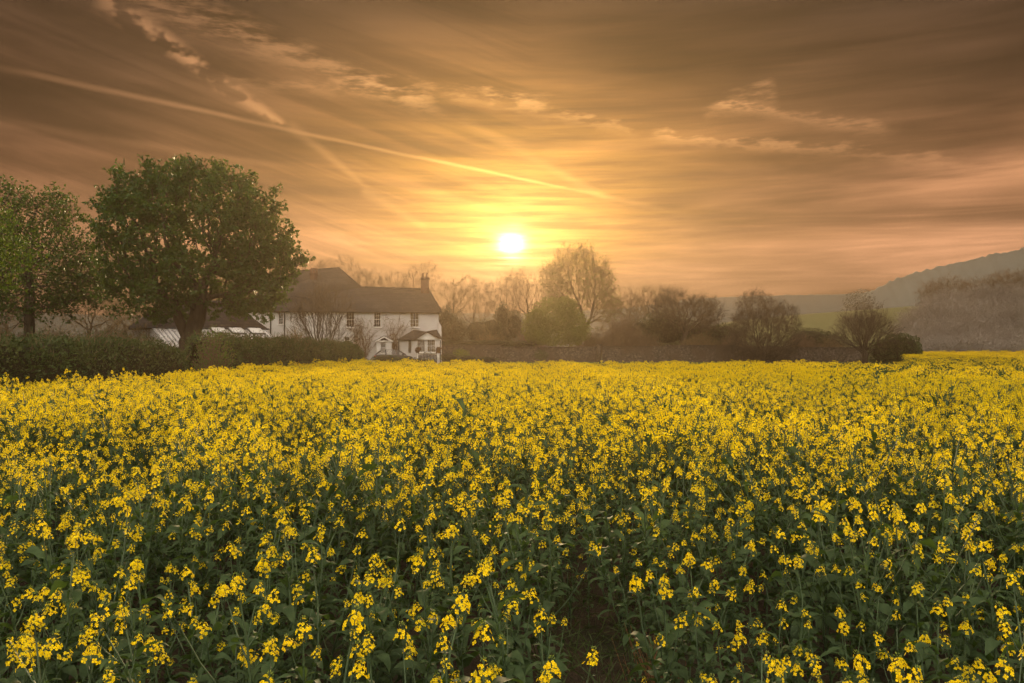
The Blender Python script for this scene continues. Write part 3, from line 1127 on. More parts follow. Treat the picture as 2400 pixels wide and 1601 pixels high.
    for u, v in ((a0 - 0.1, -0.85), (b + 0.05, bv - 0.05)):
        d = MB()
        d.cyl((u, v, 0), (u, v, ez - 0.1), 0.05, k=8)
        d.build('downpipe', M['pipe'], bay)
    # wiry creeper trained on the wall is a plant of its own, see climbers


farmhouse()


def outbuilding():
    T1 = Vector(P(356, 768, 50.0)); d = Vector((0.766, 0.643, 0)).normalized()
    root = thing('outbuilding', 'low outbuilding with a pale ribbed sheet roof below a dark tiled roof', 'outbuilding', (T1.x, T1.y, 0), math.atan2(d.y, d.x))
    # local: x along the top edge, -y down the slope
    zt, Lx, run, drop = T1.z, 7.3, 3.0, 1.2
    n = 26
    for i in range(n):
        a, b = Lx * i / n, Lx * (i + 1) / n
        m_ = MB()
        q = [(a + 0.012, -run, zt - drop), (b - 0.012, -run, zt - drop), (b - 0.012, 0.0, zt), (a + 0.012, 0.0, zt)]
        m_.slab(q, 0.03)
        m_.build('roof_panel', M['panel'], root)
    rb = MB()
    for i in range(n + 1):
        a = Lx * i / n
        rb.slab([(a - 0.035, -run - 0.02, zt - drop + 0.055), (a + 0.035, -run - 0.02, zt - drop + 0.055), (a + 0.035, 0.0, zt + 0.05), (a - 0.035, 0.0, zt + 0.05)], 0.055)
    rb.build('roof_ribs', M['lead'], root)
    for u in (1.5, 3.6, 4.8, 6.1):
        s = MB()
        def on(x, y, h):
            return (x, y, zt + drop * y / run + h)
        s.slab([on(u, -0.95, 0.14), on(u + 0.85, -0.95, 0.14), on(u + 0.85, -0.15, 0.14), on(u, -0.15, 0.14)], 0.12)
        sk = s.build('skylight', M['white'], root)
        f = MB()
        f.slab([on(u - 0.03, -1.06, 0.12), on(u + 0.88, -1.06, 0.12), on(u + 0.88, -0.96, 0.12), on(u - 0.03, -0.96, 0.12)], 0.1)
        f.slab([on(u - 0.08, -1.0, 0.13), on(u - 0.01, -1.0, 0.13), on(u - 0.01, -0.1, 0.13), on(u - 0.08, -0.1, 0.13)], 0.1)
        f.build('skylight_frame', M['iron'], sk)
    r = MB()
    up, rz = 2.4, 2.0
    e0, e1, e2, e3 = (-0.3, -0.12, zt + 0.02), (Lx + 0.25, -0.12, zt + 0.02), (Lx + 0.25, 2 * up, zt + 0.02), (-0.3, 2 * up, zt + 0.02)
    r0, r1 = (1.9, up, zt + rz), (Lx - 1.6, up, zt + rz)
    r.slab([e0, e1, r1, r0], 0.08)
    r.slab([r0, r1, e2, e3], 0.08)
    r.slab([e1, e2, r1], 0.08)
    r.slab([e3, e0, r0], 0.08)
    r.build('tiled_roof', M['tile'], root)
    w = MB()
    zl = zt - drop - 0.04
    w.add([(0, -run + 0.1, 0), (Lx, -run + 0.1, 0), (Lx, -run + 0.1, zl), (0, -run + 0.1, zl)], [(0, 1, 2, 3)])
    for x_, fl in ((Lx, False), (0, True)):
        q = [(0, 1, 2, 3), (0, 3, 4, 5)]
        w.add([(x_, 0, 0), (x_, 2 * up - 0.2, 0), (x_, 2 * up - 0.2, zt - 0.1), (x_, 0, zt - 0.1), (x_, -run + 0.1, zl), (x_, -run + 0.1, 0)], [t[::-1] for t in q] if fl else q)
    w.build('wall', M['render'], root)
    g = MB()
    g.cyl((-0.3, -0.18, zt + 0.01), (Lx + 0.3, -0.18, zt + 0.01), 0.05, k=6)
    g.build('gutter', M['pipe'], root)


outbuilding()


def car():
    x, y, _ = P(925, 840, 83.0)
    root = thing('parked_car', 'dark hatchback car parked beside the white porch', 'car', (x, y, 0), math.radians(6))
    # profile stations along the length: x, half width, underside z, waist z, roof z (0 where no cabin), cabin half width
    body = MB()
    st = [(-2.05, 0.70, 0.42, 0.80), (-1.95, 0.80, 0.30, 0.94), (-1.5, 0.86, 0.25, 1.00), (-0.8, 0.88, 0.22, 0.98), (0.0, 0.88, 0.22, 0.95), (0.7, 0.88, 0.22, 0.93), (1.1, 0.87, 0.24, 0.90), (1.6, 0.83, 0.27, 0.82), (1.95, 0.74, 0.34, 0.70), (2.08, 0.60, 0.42, 0.60)]
    ring = []
    for (sx, w, z0, z1) in st:
        ring.append([(sx, -w * 0.9, z0), (sx, -w, z0 + 0.18), (sx, -w, z1 - 0.12), (sx, -w * 0.86, z1), (sx, 0, z1 + 0.035), (sx, w * 0.86, z1), (sx, w, z1 - 0.12), (sx, w, z0 + 0.18), (sx, w * 0.9, z0)])
    V = np.array(ring).reshape(-1, 3)
    k = 9
    Q = [(i * k + j, (i + 1) * k + j, (i + 1) * k + (j + 1) % k, i * k + (j + 1) % k) for i in range(len(st) - 1) for j in range(k)]
    body.add(V, [(d, c, b, a) for a, b, c, d in Q])
    for e in (0, len(st) - 1):
        b0 = e * k
        body.add(V[b0:b0 + k], None, [(0, j, j + 1) for j in range(1, k - 1)])
    body.build('body', M['carpaint'], root, smooth=True)
    cab = [(-1.95, 0.78, 1.0), (-1.45, 0.66, 1.40), (-0.9, 0.63, 1.50), (-0.2, 0.62, 1.53), (0.35, 0.63, 1.46), (1.15, 0.76, 0.96)]
    base = [(-1.85, 0.78, 0.96), (-1.45, 0.80, 0.97), (-0.9, 0.81, 0.97), (-0.2, 0.81, 0.96), (0.35, 0.81, 0.95), (1.05, 0.78, 0.93)]
    ro = MB()
    V, Q = [], []
    for (x0, w, z) in cab:
        V += [(x0, -w, z), (x0, -w * 0.6, z + 0.03), (x0, w * 0.6, z + 0.03), (x0, w, z)]
    for i in range(1, len(cab) - 2):
        for j in range(3):
            Q.append((i * 4 + j, i * 4 + j + 1, i * 4 + 4 + j + 1, i * 4 + 4 + j))
    ro.add(V, [(d, c, b, a) for a, b, c, d in Q])
    for s in (-1, 1):                                             # pillars
        for (a, b) in ((0, 1), (4, 5)):
            ro.cyl((cab[a][0], s * cab[a][1], cab[a][2]), (cab[b][0], s * cab[b][1], cab[b][2]), 0.045, k=6)
        for i in (2, 4):
            ro.cyl((base[i][0], s * base[i][1], base[i][2]), (cab[i][0] - 0.05, s * cab[i][1], cab[i][2]), 0.04, k=6)
    ro.build('roof', M['carpaint'], root, smooth=True)
    for s in (-1, 1):
        gl = MB()
        V = []
        for i in range(1, 5):
            V += [(base[i][0], s * base[i][1], base[i][2]), (cab[i][0], s * cab[i][1], cab[i][2])]
        V += [(base[5][0], s * base[5][1], base[5][2]), (base[0][0], s * base[0][1], base[0][2])]
        gl.add(V, [(0, 2, 3, 1), (2, 4, 5, 3), (4, 6, 7, 5)], [(6, 8, 7), (9, 0, 1)])
        gl.build('side_window', M['glass'], root)
    for (a, b, nm) in ((4, 5, 'windscreen'), (1, 0, 'rear_window')):
        gl = MB()
        gl.add([(cab[a][0], -cab[a][1], cab[a][2]), (cab[a][0], cab[a][1], cab[a][2]), (cab[b][0], cab[b][1], cab[b][2]), (cab[b][0], -cab[b][1], cab[b][2])], [(0, 1, 2, 3)])
        gl.build(nm, M['glass'], root)
    for wx in (-1.3, 1.28):
        for s in (-1, 1):
            w = MB()
            w.cyl((wx, s * 0.70, 0.31), (wx, s * 0.90, 0.31), 0.31, k=20)
            wo = w.build('wheel', M['tyre'], root)
            r = MB()
            r.cyl((wx, s * 0.895, 0.31), (wx, s * 0.91, 0.31), 0.20, k=16)
            r.build('rim', M['alloy'], wo)
    for s in (-1, 1):
        t = MB(); t.box(-2.07, -1.86, s * 0.66 - 0.13, s * 0.66 + 0.13, 0.72, 0.92)
        t.build('tail_light', M['redlamp'], root)
        t = MB(); t.box(1.88, 2.03, s * 0.58 - 0.14, s * 0.58 + 0.14, 0.58, 0.70)
        t.build('headlight', M['clearlamp'], root)
        t = MB(); t.box(0.78, 0.94, s * 0.92 - 0.09, s * 0.92 + 0.09, 0.93, 1.07)
        t.build('mirror', M['carpaint'], root)


car()


def gateposts():
    for (px, lab) in ((978.5, 'left of the two white garden posts topped by a brown moss ball'), (1026.5, 'right of the two white garden posts topped by a brown moss ball')):
        x, y, _ = P(px, 848, 82.0)
        root = thing('garden_post', lab, 'post', (x, y, 0), group='white posts with moss balls')
        p = MB()
        p.box(-0.05, 0.05, -0.05, 0.05, 0, 1.25)
        p.box(-0.10, 0.10, -0.10, 0.10, 0, 0.08)
        p.build('post', M['white'], root)
        b = MB()
        r = rngf(int(px))
        C = in_ellipsoids(r, [(0, 0, 1.42, .20, .20, .26), (0.1, 0, 1.62, .22, .18, .10)], 260, 0.6)
        V, Q = leaf_quads(C, norm(r.normal(size=C.shape) + (C - np.array([0, 0, 1.35]))), 0.16, 0.09, r)
        b.add(V, Q)
        b.build('moss_ball', M['moss'], root)
    # low garden wall with an arched gate between the posts
    x0, y, _ = P(982, 848, 83.2); x1, _, _ = P(1023, 848, 83.2)
    root = thing('garden_gate', 'grey arched garden gate between two white posts', 'gate', ((x0 + x1) / 2, y, 0))
    w = (x1 - x0) / 2
    g = MB()
    n = 13
    xs = np.linspace(-w, w, n)
    for x in xs:
        g.box(x - 0.06, x + 0.06, -0.02, 0.02, 0.05, 0.95 + 0.10 * math.cos(x / w * PI / 2))
    g.build('palings', M['iron'], root)
    a = MB()
    for i in range(10):
        t0, t1 = PI * i / 10, PI * (i + 1) / 10
        a.cyl((-0.45 * math.cos(t0), -0.05, 0.95 + 0.38 * math.sin(t0)), (-0.45 * math.cos(t1), -0.05, 0.95 + 0.38 * math.sin(t1)), 0.03, k=6)
    a.build('arch', M['iron'], root)
    r = MB()
    r.box(-w, w, -0.06, -0.025, 0.25, 0.33); r.box(-w, w, -0.06, -0.025, 0.72, 0.80)
    r.build('rail', M['iron'], root)


gateposts()


def stone_wall():
    D = 95.0
    root = thing('stone_wall', 'long low flint garden wall with coping behind the rapeseed', 'wall', (0, 0, 0))
    segs = [(1037, 1175, 1.93, 95.0), (1175, 1408, 1.72, 95.4), (1412, 1560, 1.80, 95.0), (1560, 1720, 1.92, 95.3), (1720, 1850, 1.78, 95.0), (1850, 2030, 1.68, 95.2)]
    r = rngf(5)
    for i, (a, b, h, d) in enumerate(segs):
        x0, x1 = (a - CX) / F_PX * d, (b - CX) / F_PX * d
        n = 40
        w = MB()
        xs = np.linspace(x0, x1, n)
        zs = np.linspace(0, h, 10)
        X, Z = np.meshgrid(xs, zs)
        p = np.column_stack([X.ravel(), Z.ravel()])
        Y = d + 0.05 * fnoise(p, 1.1, 40 + i)
        V = np.column_stack([p[:, 0], Y, p[:, 1]])
        ii = (np.arange(n - 1)[None] + np.arange(9)[:, None] * n).ravel()
        w.add(V, np.stack([ii, ii + 1, ii + n + 1, ii + n], 1))
        w.add([(x0, d, 0), (x1, d, 0), (x1, d + 0.4, 0), (x0, d + 0.4, 0), (x0, d, h), (x1, d, h), (x1, d + 0.4, h), (x0, d + 0.4, h)], [(4, 5, 6, 7), (1, 2, 6, 5), (2, 3, 7, 6), (3, 0, 4, 7)])
        w.build('wall_section', M['stone'], root)
        x = x0
        while x < x1 - 0.1:                                       # coping stones
            l = min(0.55 + 0.35 * r.random(), x1 - x)
            c = MB()
            c.box(x + 0.01, x + l - 0.01, d - 0.09, d + 0.49, h - 0.01 + 0.01 * r.random(), h + 0.09 + 0.03 * r.random())
            c.build('coping_stone', M['stone'], root)
            x += l
    pl = MB()
    x = (1404 - CX) / F_PX * D
    pl.box(x - 0.25, x + 0.25, D - 0.15, D + 0.55, 0, 2.0)
    pl.box(x - 0.32, x + 0.32, D - 0.22, D + 0.62, 2.0, 2.1)
    pl.build('pillar', M['stone'], root)


stone_wall()

# ------------------------------------------------------------------ trees, hedges, shrubs
def ell(D, *es, base=(0, 0)):
    """ellipsoids given in photo pixels (px, py, rx, ry[, depth offset m, depth factor]) at D metres -> local to base"""
    out = []
    k = D / F_PX
    for e in es:
        x, y, z = P(e[0], e[1], D)
        off = e[4] if len(e) > 4 else 0.0
        dep = e[5] if len(e) > 5 else 1.0
        out.append((x - base[0], y + off - base[1], z, e[2] * k, e[2] * k * dep, e[3] * k))
    return out


def twigs_from(rng, pos, dirn, per, L, r0, up=0.25, spread=0.7, k=3):
    """short forked twigs at points"""
    P0 = np.repeat(pos, per, axis=0)
    d0 = np.repeat(dirn, per, axis=0)
    d0 = norm(d0 + rng.normal(size=d0.shape) * spread + np.array([0, 0, up]))
    Ls = L * (0.5 + rng.random(len(P0)))
    P1 = P0 + d0 * Ls[:, None]
    d1 = norm(d0 + rng.normal(size=d0.shape) * 0.35 + np.array([0, 0, up * 0.6]))
    P2 = P1 + d1 * (Ls * 0.8)[:, None]
    d2 = norm(d0 + rng.normal(size=d0.shape) * 0.55 + np.array([0, 0, up * 0.6]))
    P3 = P0 + d0 * (Ls * 0.55)[:, None]
    P4 = P3 + d2 * (Ls * 0.8)[:, None]
    n = len(P0)
    A = np.concatenate([P0, P1, P3]); B = np.concatenate([P1, P2, P4])
    R0 = np.concatenate([np.full(n, r0), np.full(n, r0 * 0.75), np.full(n, r0 * 0.7)])
    R1 = np.concatenate([np.full(n, r0 * 0.75), np.full(n, r0 * 0.35), np.full(n, r0 * 0.35)])
    V, Q = seg_tubes(A, B, R0, R1, k)
    return V, Q, np.concatenate([P2, P4]), np.concatenate([d1, d2])


def tree(name, label, cat, base, trunk, ells, seed, natt=500, step=0.35, kill=0.45, infl=2.5, tip=0.012, base_r=0.2, up=0.12, jit=0.2,
         bark='bark', twig='twig', twper=2, twL=0.4, twr=0.009, twup=0.25, leaf=None, leafn=0, leafL=0.2, leafW=0.09, droop=0.4, shell=0.1,
         group=None, thr=0.035, spikes=0, tpar=None, palm=1, leafspread=0.25, twspread=0.7, lump=0.22, maxn=6000, extra=None):
    rng = rngf(seed)
    root = thing(name, label, cat, (base[0], base[1], 0.0), group=group)
    att = in_ellipsoids(rng, ells, natt, shell, lump, seed)
    att = att[att[:, 2] > 0.25]
    pos, par = colonize(rng, att, trunk, step, kill, infl, up=up, jit=jit, maxn=maxn, tpar=tpar)
    rad, nc = pipe_radii(par, tip, base_r)
    rad[0] *= 1.35
    if len(trunk) > 2: rad[1] *= 1.1
    sel = rad >= thr
    mb = MB()
    V, Q = skel_mesh(pos, par, rad, sel, 8)
    mb.add(V, Q)
    mb.build('trunk', M[bark], root, smooth=True)
    cr = MB()
    mats = [M[twig]]
    V, Q = skel_mesh(pos, par, rad, ~sel, 3)
    cr.add(V, Q)
    dirn = np.zeros_like(pos)
    dirn[1:] = norm(pos[1:] - pos[par[1:]])
    fine = np.nonzero((rad < tip * 2.2))[0]
    fine = fine[fine >= len(trunk)]
    ends_p, ends_d = pos[fine], dirn[fine]
    if twper:
        V, Q, ep, ed = twigs_from(rng, pos[fine], dirn[fine], twper, twL, twr, twup, twspread)
        cr.add(V, Q)
        ends_p, ends_d = np.concatenate([ends_p, ep]), np.concatenate([ends_d, ed])
    if leafn:
        mats.append(M[leaf])
        pick = rng.choice(len(ends_p), leafn)
        C = ends_p[pick] + rng.normal(size=(leafn, 3)) * leafspread
        d = ends_d[pick] * 0.5 + rng.normal(size=(leafn, 3)) * 0.8
        d[:, 2] -= droop
        if palm > 1:                                            # palmate leaf: several leaflets from one point
            C = np.repeat(C, palm, axis=0)
            d = np.repeat(norm(d), palm, axis=0) + rng.normal(size=(leafn * palm, 3)) * 0.65
        L = leafL * (0.65 + 0.7 * rng.random(len(C)))
        V, Q = leaf_quads(C, d, L, L * leafW / leafL, rng)
        cr.add(V, Q, mat=1)
    if spikes:
        top = ends_p[np.argsort(-(ends_p[:, 2] + 0.25 * np.linalg.norm(ends_p[:, :2], axis=1)))[:spikes * 6]]
        s = top[rng.choice(len(top), spikes, replace=False)] + rng.normal(size=(spikes, 3)) * 0.1
        V, Q = seg_tubes(s, s + np.column_stack([rng.normal(size=(spikes, 2)) * 0.03, 0.22 + 0.12 * rng.random(spikes)]), np.full(spikes, 0.035), np.full(spikes, 0.008), 4)
        cr.add(V, Q, mat=1)
    cr.build('crown', mats, root)
    return root


def straight(x0, z0, x1, z1, n, y0=0.0, y1=0.0, wob=0.0, seed=0):
    r = rngf(seed + 77)
    t = np.linspace(0, 1, n)
    p = np.column_stack([x0 + (x1 - x0) * t, y0 + (y1 - y0) * t, z0 + (z1 - z0) * t])
    p[1:, :2] += r.normal(size=(n - 1, 2)) * wob
    return list(p)


# the big horse chestnut
D = 40.0
bx, by, _ = P(447, 800, D)
k = D / F_PX
E = ell(D, (450, 560, 215, 188), (440, 470, 140, 98), (330, 580, 95, 130), (585, 590, 110, 115), (640, 620, 72, 70), (300, 665, 72, 70), (600, 675, 80, 40), (385, 738, 75, 40), (480, 650, 205, 85), (560, 720, 70, 30), (310, 720, 60, 40), base=(bx, by))
trunk = [(0, 0, 0), (-0.04, 0, 0.8), (-0.08, 0, 1.5), (-0.10, 0, 2.05), (0.12, 0, 2.6), (0.32, 0.05, 3.3), (0.42, 0.1, 4.1), (0.46, 0.1, 4.9), (-0.34, -0.05, 2.6), (-0.60, -0.1, 3.3), (-0.80, -0.1, 4.1)]
tree('horse_chestnut', 'large rounded horse chestnut tree in full green leaf behind the hedge', 'tree', (bx, by), trunk, E, 11, tpar=[-1, 0, 1, 2, 3, 4, 5, 6, 3, 8, 9], natt=1500, step=0.28, kill=0.42, infl=2.2,
     tip=0.014, base_r=0.50, up=0.02, jit=0.2, bark='bark', twig='bark', twper=1, twL=0.35, twr=0.012, leaf='chestnut', leafn=15500, leafL=0.175, leafW=0.07, droop=0.5,
     shell=0.25, spikes=90, palm=5, leafspread=0.12, thr=0.03, lump=0.13)

# the tree at the left edge
D = 46.0
bx, by, _ = P(68, 800, D)
E = ell(D, (60, 540, 105, 105), (150, 600, 85, 75), (-50, 560, 110, 120), (70, 660, 160, 80), (190, 680, 60, 60), (-30, 690, 110, 60), (120, 500, 60, 55), base=(bx, by))
tree('leafy_tree', 'green tree with a dark straight trunk at the left edge of the picture', 'tree', (bx, by), [(0, 0, 0), (0, 0, 1.0), (-0.03, 0, 2.0), (0.03, 0, 3.0), (0.0, 0, 4.0), (0.03, 0, 5.0), (0.0, 0, 6.0)], E, 21, natt=1500, step=0.28, kill=0.40, infl=2.4,
     tip=0.010, base_r=0.30, up=0.02, twig='bark', twper=2, twL=0.45, twr=0.010, leaf='chestnut', leafn=7600, leafL=0.155, leafW=0.075, palm=5, leafspread=0.16, shell=0.2, lump=0.3)

# fresh green crown reaching in from the left, in front of it
D = 33.0
bx, by, _ = P(-190, 800, D)
E = ell(D, (-110, 560, 150, 120), (-20, 590, 100, 95), (-220, 560, 160, 150), base=(bx, by))
tree('young_leaf_tree', 'fresh light green tree crown cut by the left picture edge', 'tree', (bx, by), straight(0, 0, 0.1, 3.4, 5), E, 23, natt=700, step=0.3, kill=0.45, infl=2.4,
     tip=0.012, base_r=0.3, twig='bark', twper=1, leaf='limeleaf', leafn=4200, leafL=0.15, leafW=0.07, palm=4, leafspread=0.2, shell=0.2)

BEHIND = 'bare trees behind the farmhouse and wall'
# bare trees behind the house and wall: label, base px, D, ellipsoids, params
bare = [
    ('bare_tree', 'bare fan shaped tree rising behind the left farmhouse roof', 815, 124, [(800, 640, 52, 42), (840, 668, 42, 36)], dict(natt=420, base_r=0.22)),
    ('bare_tree', 'thin bare tree above the roof just right of the roof step', 872, 128, [(868, 668, 40, 38)], dict(natt=300, base_r=0.18)),
    ('bare_tree', 'small hazy bare tree over the middle of the lower roof ridge', 925, 134, [(922, 668, 36, 30)], dict(natt=260, base_r=0.16)),
    ('bare_tree', 'bare tree standing directly behind the brick chimney', 985, 128, [(988, 658, 46, 40), (960, 680, 40, 25)], dict(natt=380, base_r=0.2)),
    ('bare_tree', 'bare spreading tree just right of the chimney', 1062, 118, [(1055, 705, 55, 55), (1085, 690, 45, 45)], dict(natt=520, base_r=0.24, twig='twig_gold')),
    ('bare_tree', 'broad bare tree midway between chimney and ivy trunk', 1110, 122, [(1105, 715, 60, 55), (1130, 700, 40, 40)], dict(natt=480, base_r=0.22)),
    ('bare_tree', 'bare tree with fine twigs above the ivy covered trunk', 1180, 114, [(1175, 705, 50, 60), (1200, 690, 45, 45)], dict(natt=480, base_r=0.22)),
    ('reddish_tree', 'reddish brown tree leaning left of the tall tree', 1235, 116, [(1225, 690, 52, 52), (1210, 665, 30, 30), (1270, 705, 55, 45)], dict(natt=760, base_r=0.26, twig='twig_red', twper=4, jit=0.3)),
    ('tall_tree', 'tallest tree of the row with several upright stems right of the sun', 1350, 113, [(1325, 660, 40, 72), (1365, 650, 42, 68), (1400, 680, 42, 70), (1300, 665, 34, 50), (1420, 720, 36, 55)], dict(natt=2300, base_r=0.36, twig='twig_gold', twper=6, twr=0.008, twL=0.6, up=0.40, kill=0.42, step=0.36, twup=0.6, leaf='willow', leafn=6000, leafL=0.22, leafW=0.10, leafspread=0.25, stem=1.6)),
    ('bare_tree', 'slim bare tree on the right flank of the tall tree', 1478, 116, [(1478, 725, 38, 42)], dict(natt=320, base_r=0.16)),
    ('bare_tree', 'bare tree with dense twigs left of the gnarled orchard tree', 1535, 112, [(1530, 722, 60, 50), (1500, 740, 40, 40)], dict(natt=560, base_r=0.22, twig='twig_gold')),
    ('orchard_tree', 'gnarled bare orchard tree with a dark crooked trunk behind the wall', 1602, 103, [(1590, 722, 60, 42), (1640, 735, 52, 45), (1560, 715, 40, 35)], dict(natt=560, base_r=0.30, jit=0.45, twig='bark', bark='bark', tip=0.018, twr=0.013, stem=2.6)),
    ('bare_tree', 'small crooked bare tree right of the orchard tree', 1668, 104, [(1665, 745, 36, 40)], dict(natt=300, base_r=0.17, jit=0.4, twig='bark')),
    ('bare_tree', 'thin bare tree reaching above the right side of the chestnut crown', 722, 120, [(722, 640, 45, 40)], dict(natt=260, base_r=0.18)),
    ('bare_tree', 'bare hazy tree seen between the two left leafy trees', 205, 100, [(190, 715, 70, 60), (240, 730, 55, 45)], dict(natt=520, base_r=0.24, twig='twig_gold')),
    ('bare_tree', 'bare hazy tree low left behind the dark trunk', 20, 105, [(10, 720, 80, 55)], dict(natt=460, base_r=0.24, twig='twig_gold')),
    ('bare_tree', 'bare hazy tree under the left side of the chestnut crown', 315, 96, [(310, 735, 55, 45)], dict(natt=420, base_r=0.22, twig='twig_gold')),
]
for i, (nm, lab, px, D, es, kw) in enumerate(bare):
    bx, by, _ = P(px, 800, D)
    E = ell(D, *es, base=(bx, by))
    zc = min(e[2] - e[5] for e in E)
    stem = kw.pop('stem', max(1.0, zc * 0.8))
    par = dict(step=0.42, kill=0.5, infl=3.2, tip=0.011, twper=6, twL=0.55, twr=0.0075, up=0.16, jit=0.25, thr=0.045, group=BEHIND, shell=0.15)
    par.update(kw)
    n = max(3, int(stem / 0.5))
    xc = np.mean([e[0] for e in E])
    tree(nm, lab, 'tree', (bx, by), straight(0, 0, xc * 0.3, stem, n, wob=0.05, seed=i), E, 300 + i, **par)


def fan_tree(name, label, cat, base, head_z, ellp, nprim, seed, trunk_r, tip=0.010, twig='twig', group=None, depth=3, curve=0.10, leaf=None, leafn=0, emin=12):
    """trunk with many nearly straight rods fanning out to a rounded outline"""
    rng = rngf(seed)
    root = thing(name, label, cat, (base[0], base[1], 0), group=group)
    pos = [np.array((0, 0, 0.0)), np.array((0.02, 0, head_z * 0.5)), np.array((0, 0, head_z))]
    par = [-1, 0, 1]
    cx, cyy, cz, rx, ry, rz = ellp

    def inside(p):
        return ((p[0] - cx) / rx) ** 2 + ((p[1] - cyy) / ry) ** 2 + ((p[2] - cz) / rz) ** 2

    def grow(i, d, dep):
        st = (rx + rz) * 0.055 * (0.8 + 0.4 * rng.random())
        q = i
        for s in range(26):
            p = pos[q] + d * st
            if inside(p) > 1.0 + 0.08 * rng.normal() and s > 1:
                break
            pos.append(p); par.append(q); q = len(pos) - 1
            d = d + rng.normal(size=3) * 0.09
            d[2] += curve * 0.4
            d /= np.linalg.norm(d)
            if dep < depth and s > 0 and rng.random() < 0.42:
                d2 = d + rng.normal(size=3) * 0.42
                d2[2] += curve
                grow(q, d2 / np.linalg.norm(d2), dep + 1)
    for j in range(nprim):
        a = 2 * PI * (j + rng.random() * 0.7) / nprim
        e = math.radians(rng.uniform(emin, 84))
        src = 2 if j % 3 else (1 if nprim > 8 and j % 6 == 0 else 2)
        grow(src, np.array([math.cos(a) * math.cos(e), math.sin(a) * math.cos(e), math.sin(e)]), 0)
    pos = np.array(pos); par = np.array(par)
    rad, nc = pipe_radii(par, tip, trunk_r)
    sel = rad >= 0.035
    mb = MB(); V, Q = skel_mesh(pos, par, rad, sel, 8); mb.add(V, Q)
    mb.build('trunk', M['bark'], root, smooth=True)
    cr = MB(); V, Q = skel_mesh(pos, par, rad, ~sel, 3); cr.add(V, Q)
    dirn = np.zeros_like(pos); dirn[1:] = norm(pos[1:] - pos[par[1:]])
    fine = np.nonzero(rad < tip * 1.6)[0]
    V, Q, ep, ed = twigs_from(rng, pos[fine], dirn[fine], 1, (rx + rz) * 0.06, tip * 0.7, 0.15, 0.35)
    cr.add(V, Q)
    mats = [M[twig]]
    if leafn:
        mats.append(M[leaf])
        pick = rng.choice(len(pos), leafn)
        V, Q = leaf_quads(pos[pick] + rng.normal(size=(leafn, 3)) * 0.1, rng.normal(size=(leafn, 3)), 0.12, 0.06, rng)
        cr.add(V, Q, mat=1)
    cr.build('crown', mats, root)
    return root


bx, by, _ = P(2027, 850, 87)
kk = 87 / F_PX
fan_tree('pollard_tree', 'bare pollarded tree with a domed head of straight rods before the wall end', 'tree', (bx, by), 1.25, (0, 0, 2.65, 3.25, 3.0, 2.85), 46, 41, 0.34, tip=0.011, depth=3, curve=0.02, emin=18, twig='bark')
bx, by, _ = P(760, 830, 72)
fan_tree('magnolia_shrub', 'large bare shrub with upswept branches in front of the farmhouse', 'shrub', (bx, by), 0.8, (0, 0, 3.3, 3.1, 2.6, 4.2), 22, 42, 0.26, tip=0.010, depth=3, curve=0.12, twig='bark')
bx, by, _ = P(1790, 845, 92)
tree('bare_bush', 'big dark bare bush with a pointed top in front of the wall', 'bush', (bx, by), [(0, 0, 0), (0, 0, 0.4), (0, 0, 0.8)], ell(92, (1790, 775, 82, 62), (1772, 715, 44, 36), (1825, 745, 45, 40), (1790, 815, 80, 30), base=(bx, by)), 43,
     natt=2200, step=0.28, kill=0.36, infl=2.6, tip=0.010, base_r=0.28, twper=6, twL=0.45, twr=0.008, up=0.1, jit=0.3, twig='bark', lump=0.2, thr=0.04)


def twig_bush(name, label, base, ellp, seed, n=1500, twig='twig', leaf=None, leafn=0, leafL=0.12, group=None, r0=0.012, core=True):
    rng = rngf(seed)
    root = thing(name, label, 'bush', (base[0], base[1], 0), group=group)
    cx, cyy, cz, rx, ry, rz = ellp
    dv = norm(rng.normal(size=(n, 3)))
    dv[:, 2] = np.abs(dv[:, 2]) - 0.15
    r = 0.35 + 0.65 * rng.random(n) ** 0.5
    r *= 1 + 0.15 * fnoise(dv, 0.8, seed)
    tipp = np.array([cx, cyy, cz]) + dv * r[:, None] * np.array([rx, ry, rz])
    tipp[:, 2] = np.maximum(tipp[:, 2], 0.1)
    base_p = np.column_stack([rng.normal(size=(n, 2)) * rx * 0.12, np.zeros(n)]) + np.array([cx, cyy, 0.05])
    mid = base_p * 0.45 + tipp * 0.55 + rng.normal(size=(n, 3)) * rx * 0.06 + np.array([0, 0, rz * 0.08])
    mb = MB()
    V, Q = seg_tubes(np.concatenate([base_p, mid]), np.concatenate([mid, tipp]), np.concatenate([np.full(n, r0 * 2), np.full(n, r0 * 1.3)]), np.concatenate([np.full(n, r0 * 1.3), np.full(n, r0 * 0.5)]), 3)
    mb.add(V, Q)
    V, Q, ep, ed = twigs_from(rng, np.concatenate([tipp, (mid + tipp) / 2]), norm(np.concatenate([tipp - mid, tipp - mid])), 2, rx * 0.13, r0 * 0.7, 0.2, 0.6)
    mb.add(V, Q)
    mb.build('stems', M[twig], root)
    if leafn:
        lf = MB()
        pick = rng.choice(len(ep), leafn)
        V, Q = leaf_quads(ep[pick] + rng.normal(size=(leafn, 3)) * 0.12, rng.normal(size=(leafn, 3)), leafL, leafL * 0.5, rng)
        lf.add(V, Q)
        lf.build('leaves', M[leaf], root)
    return root


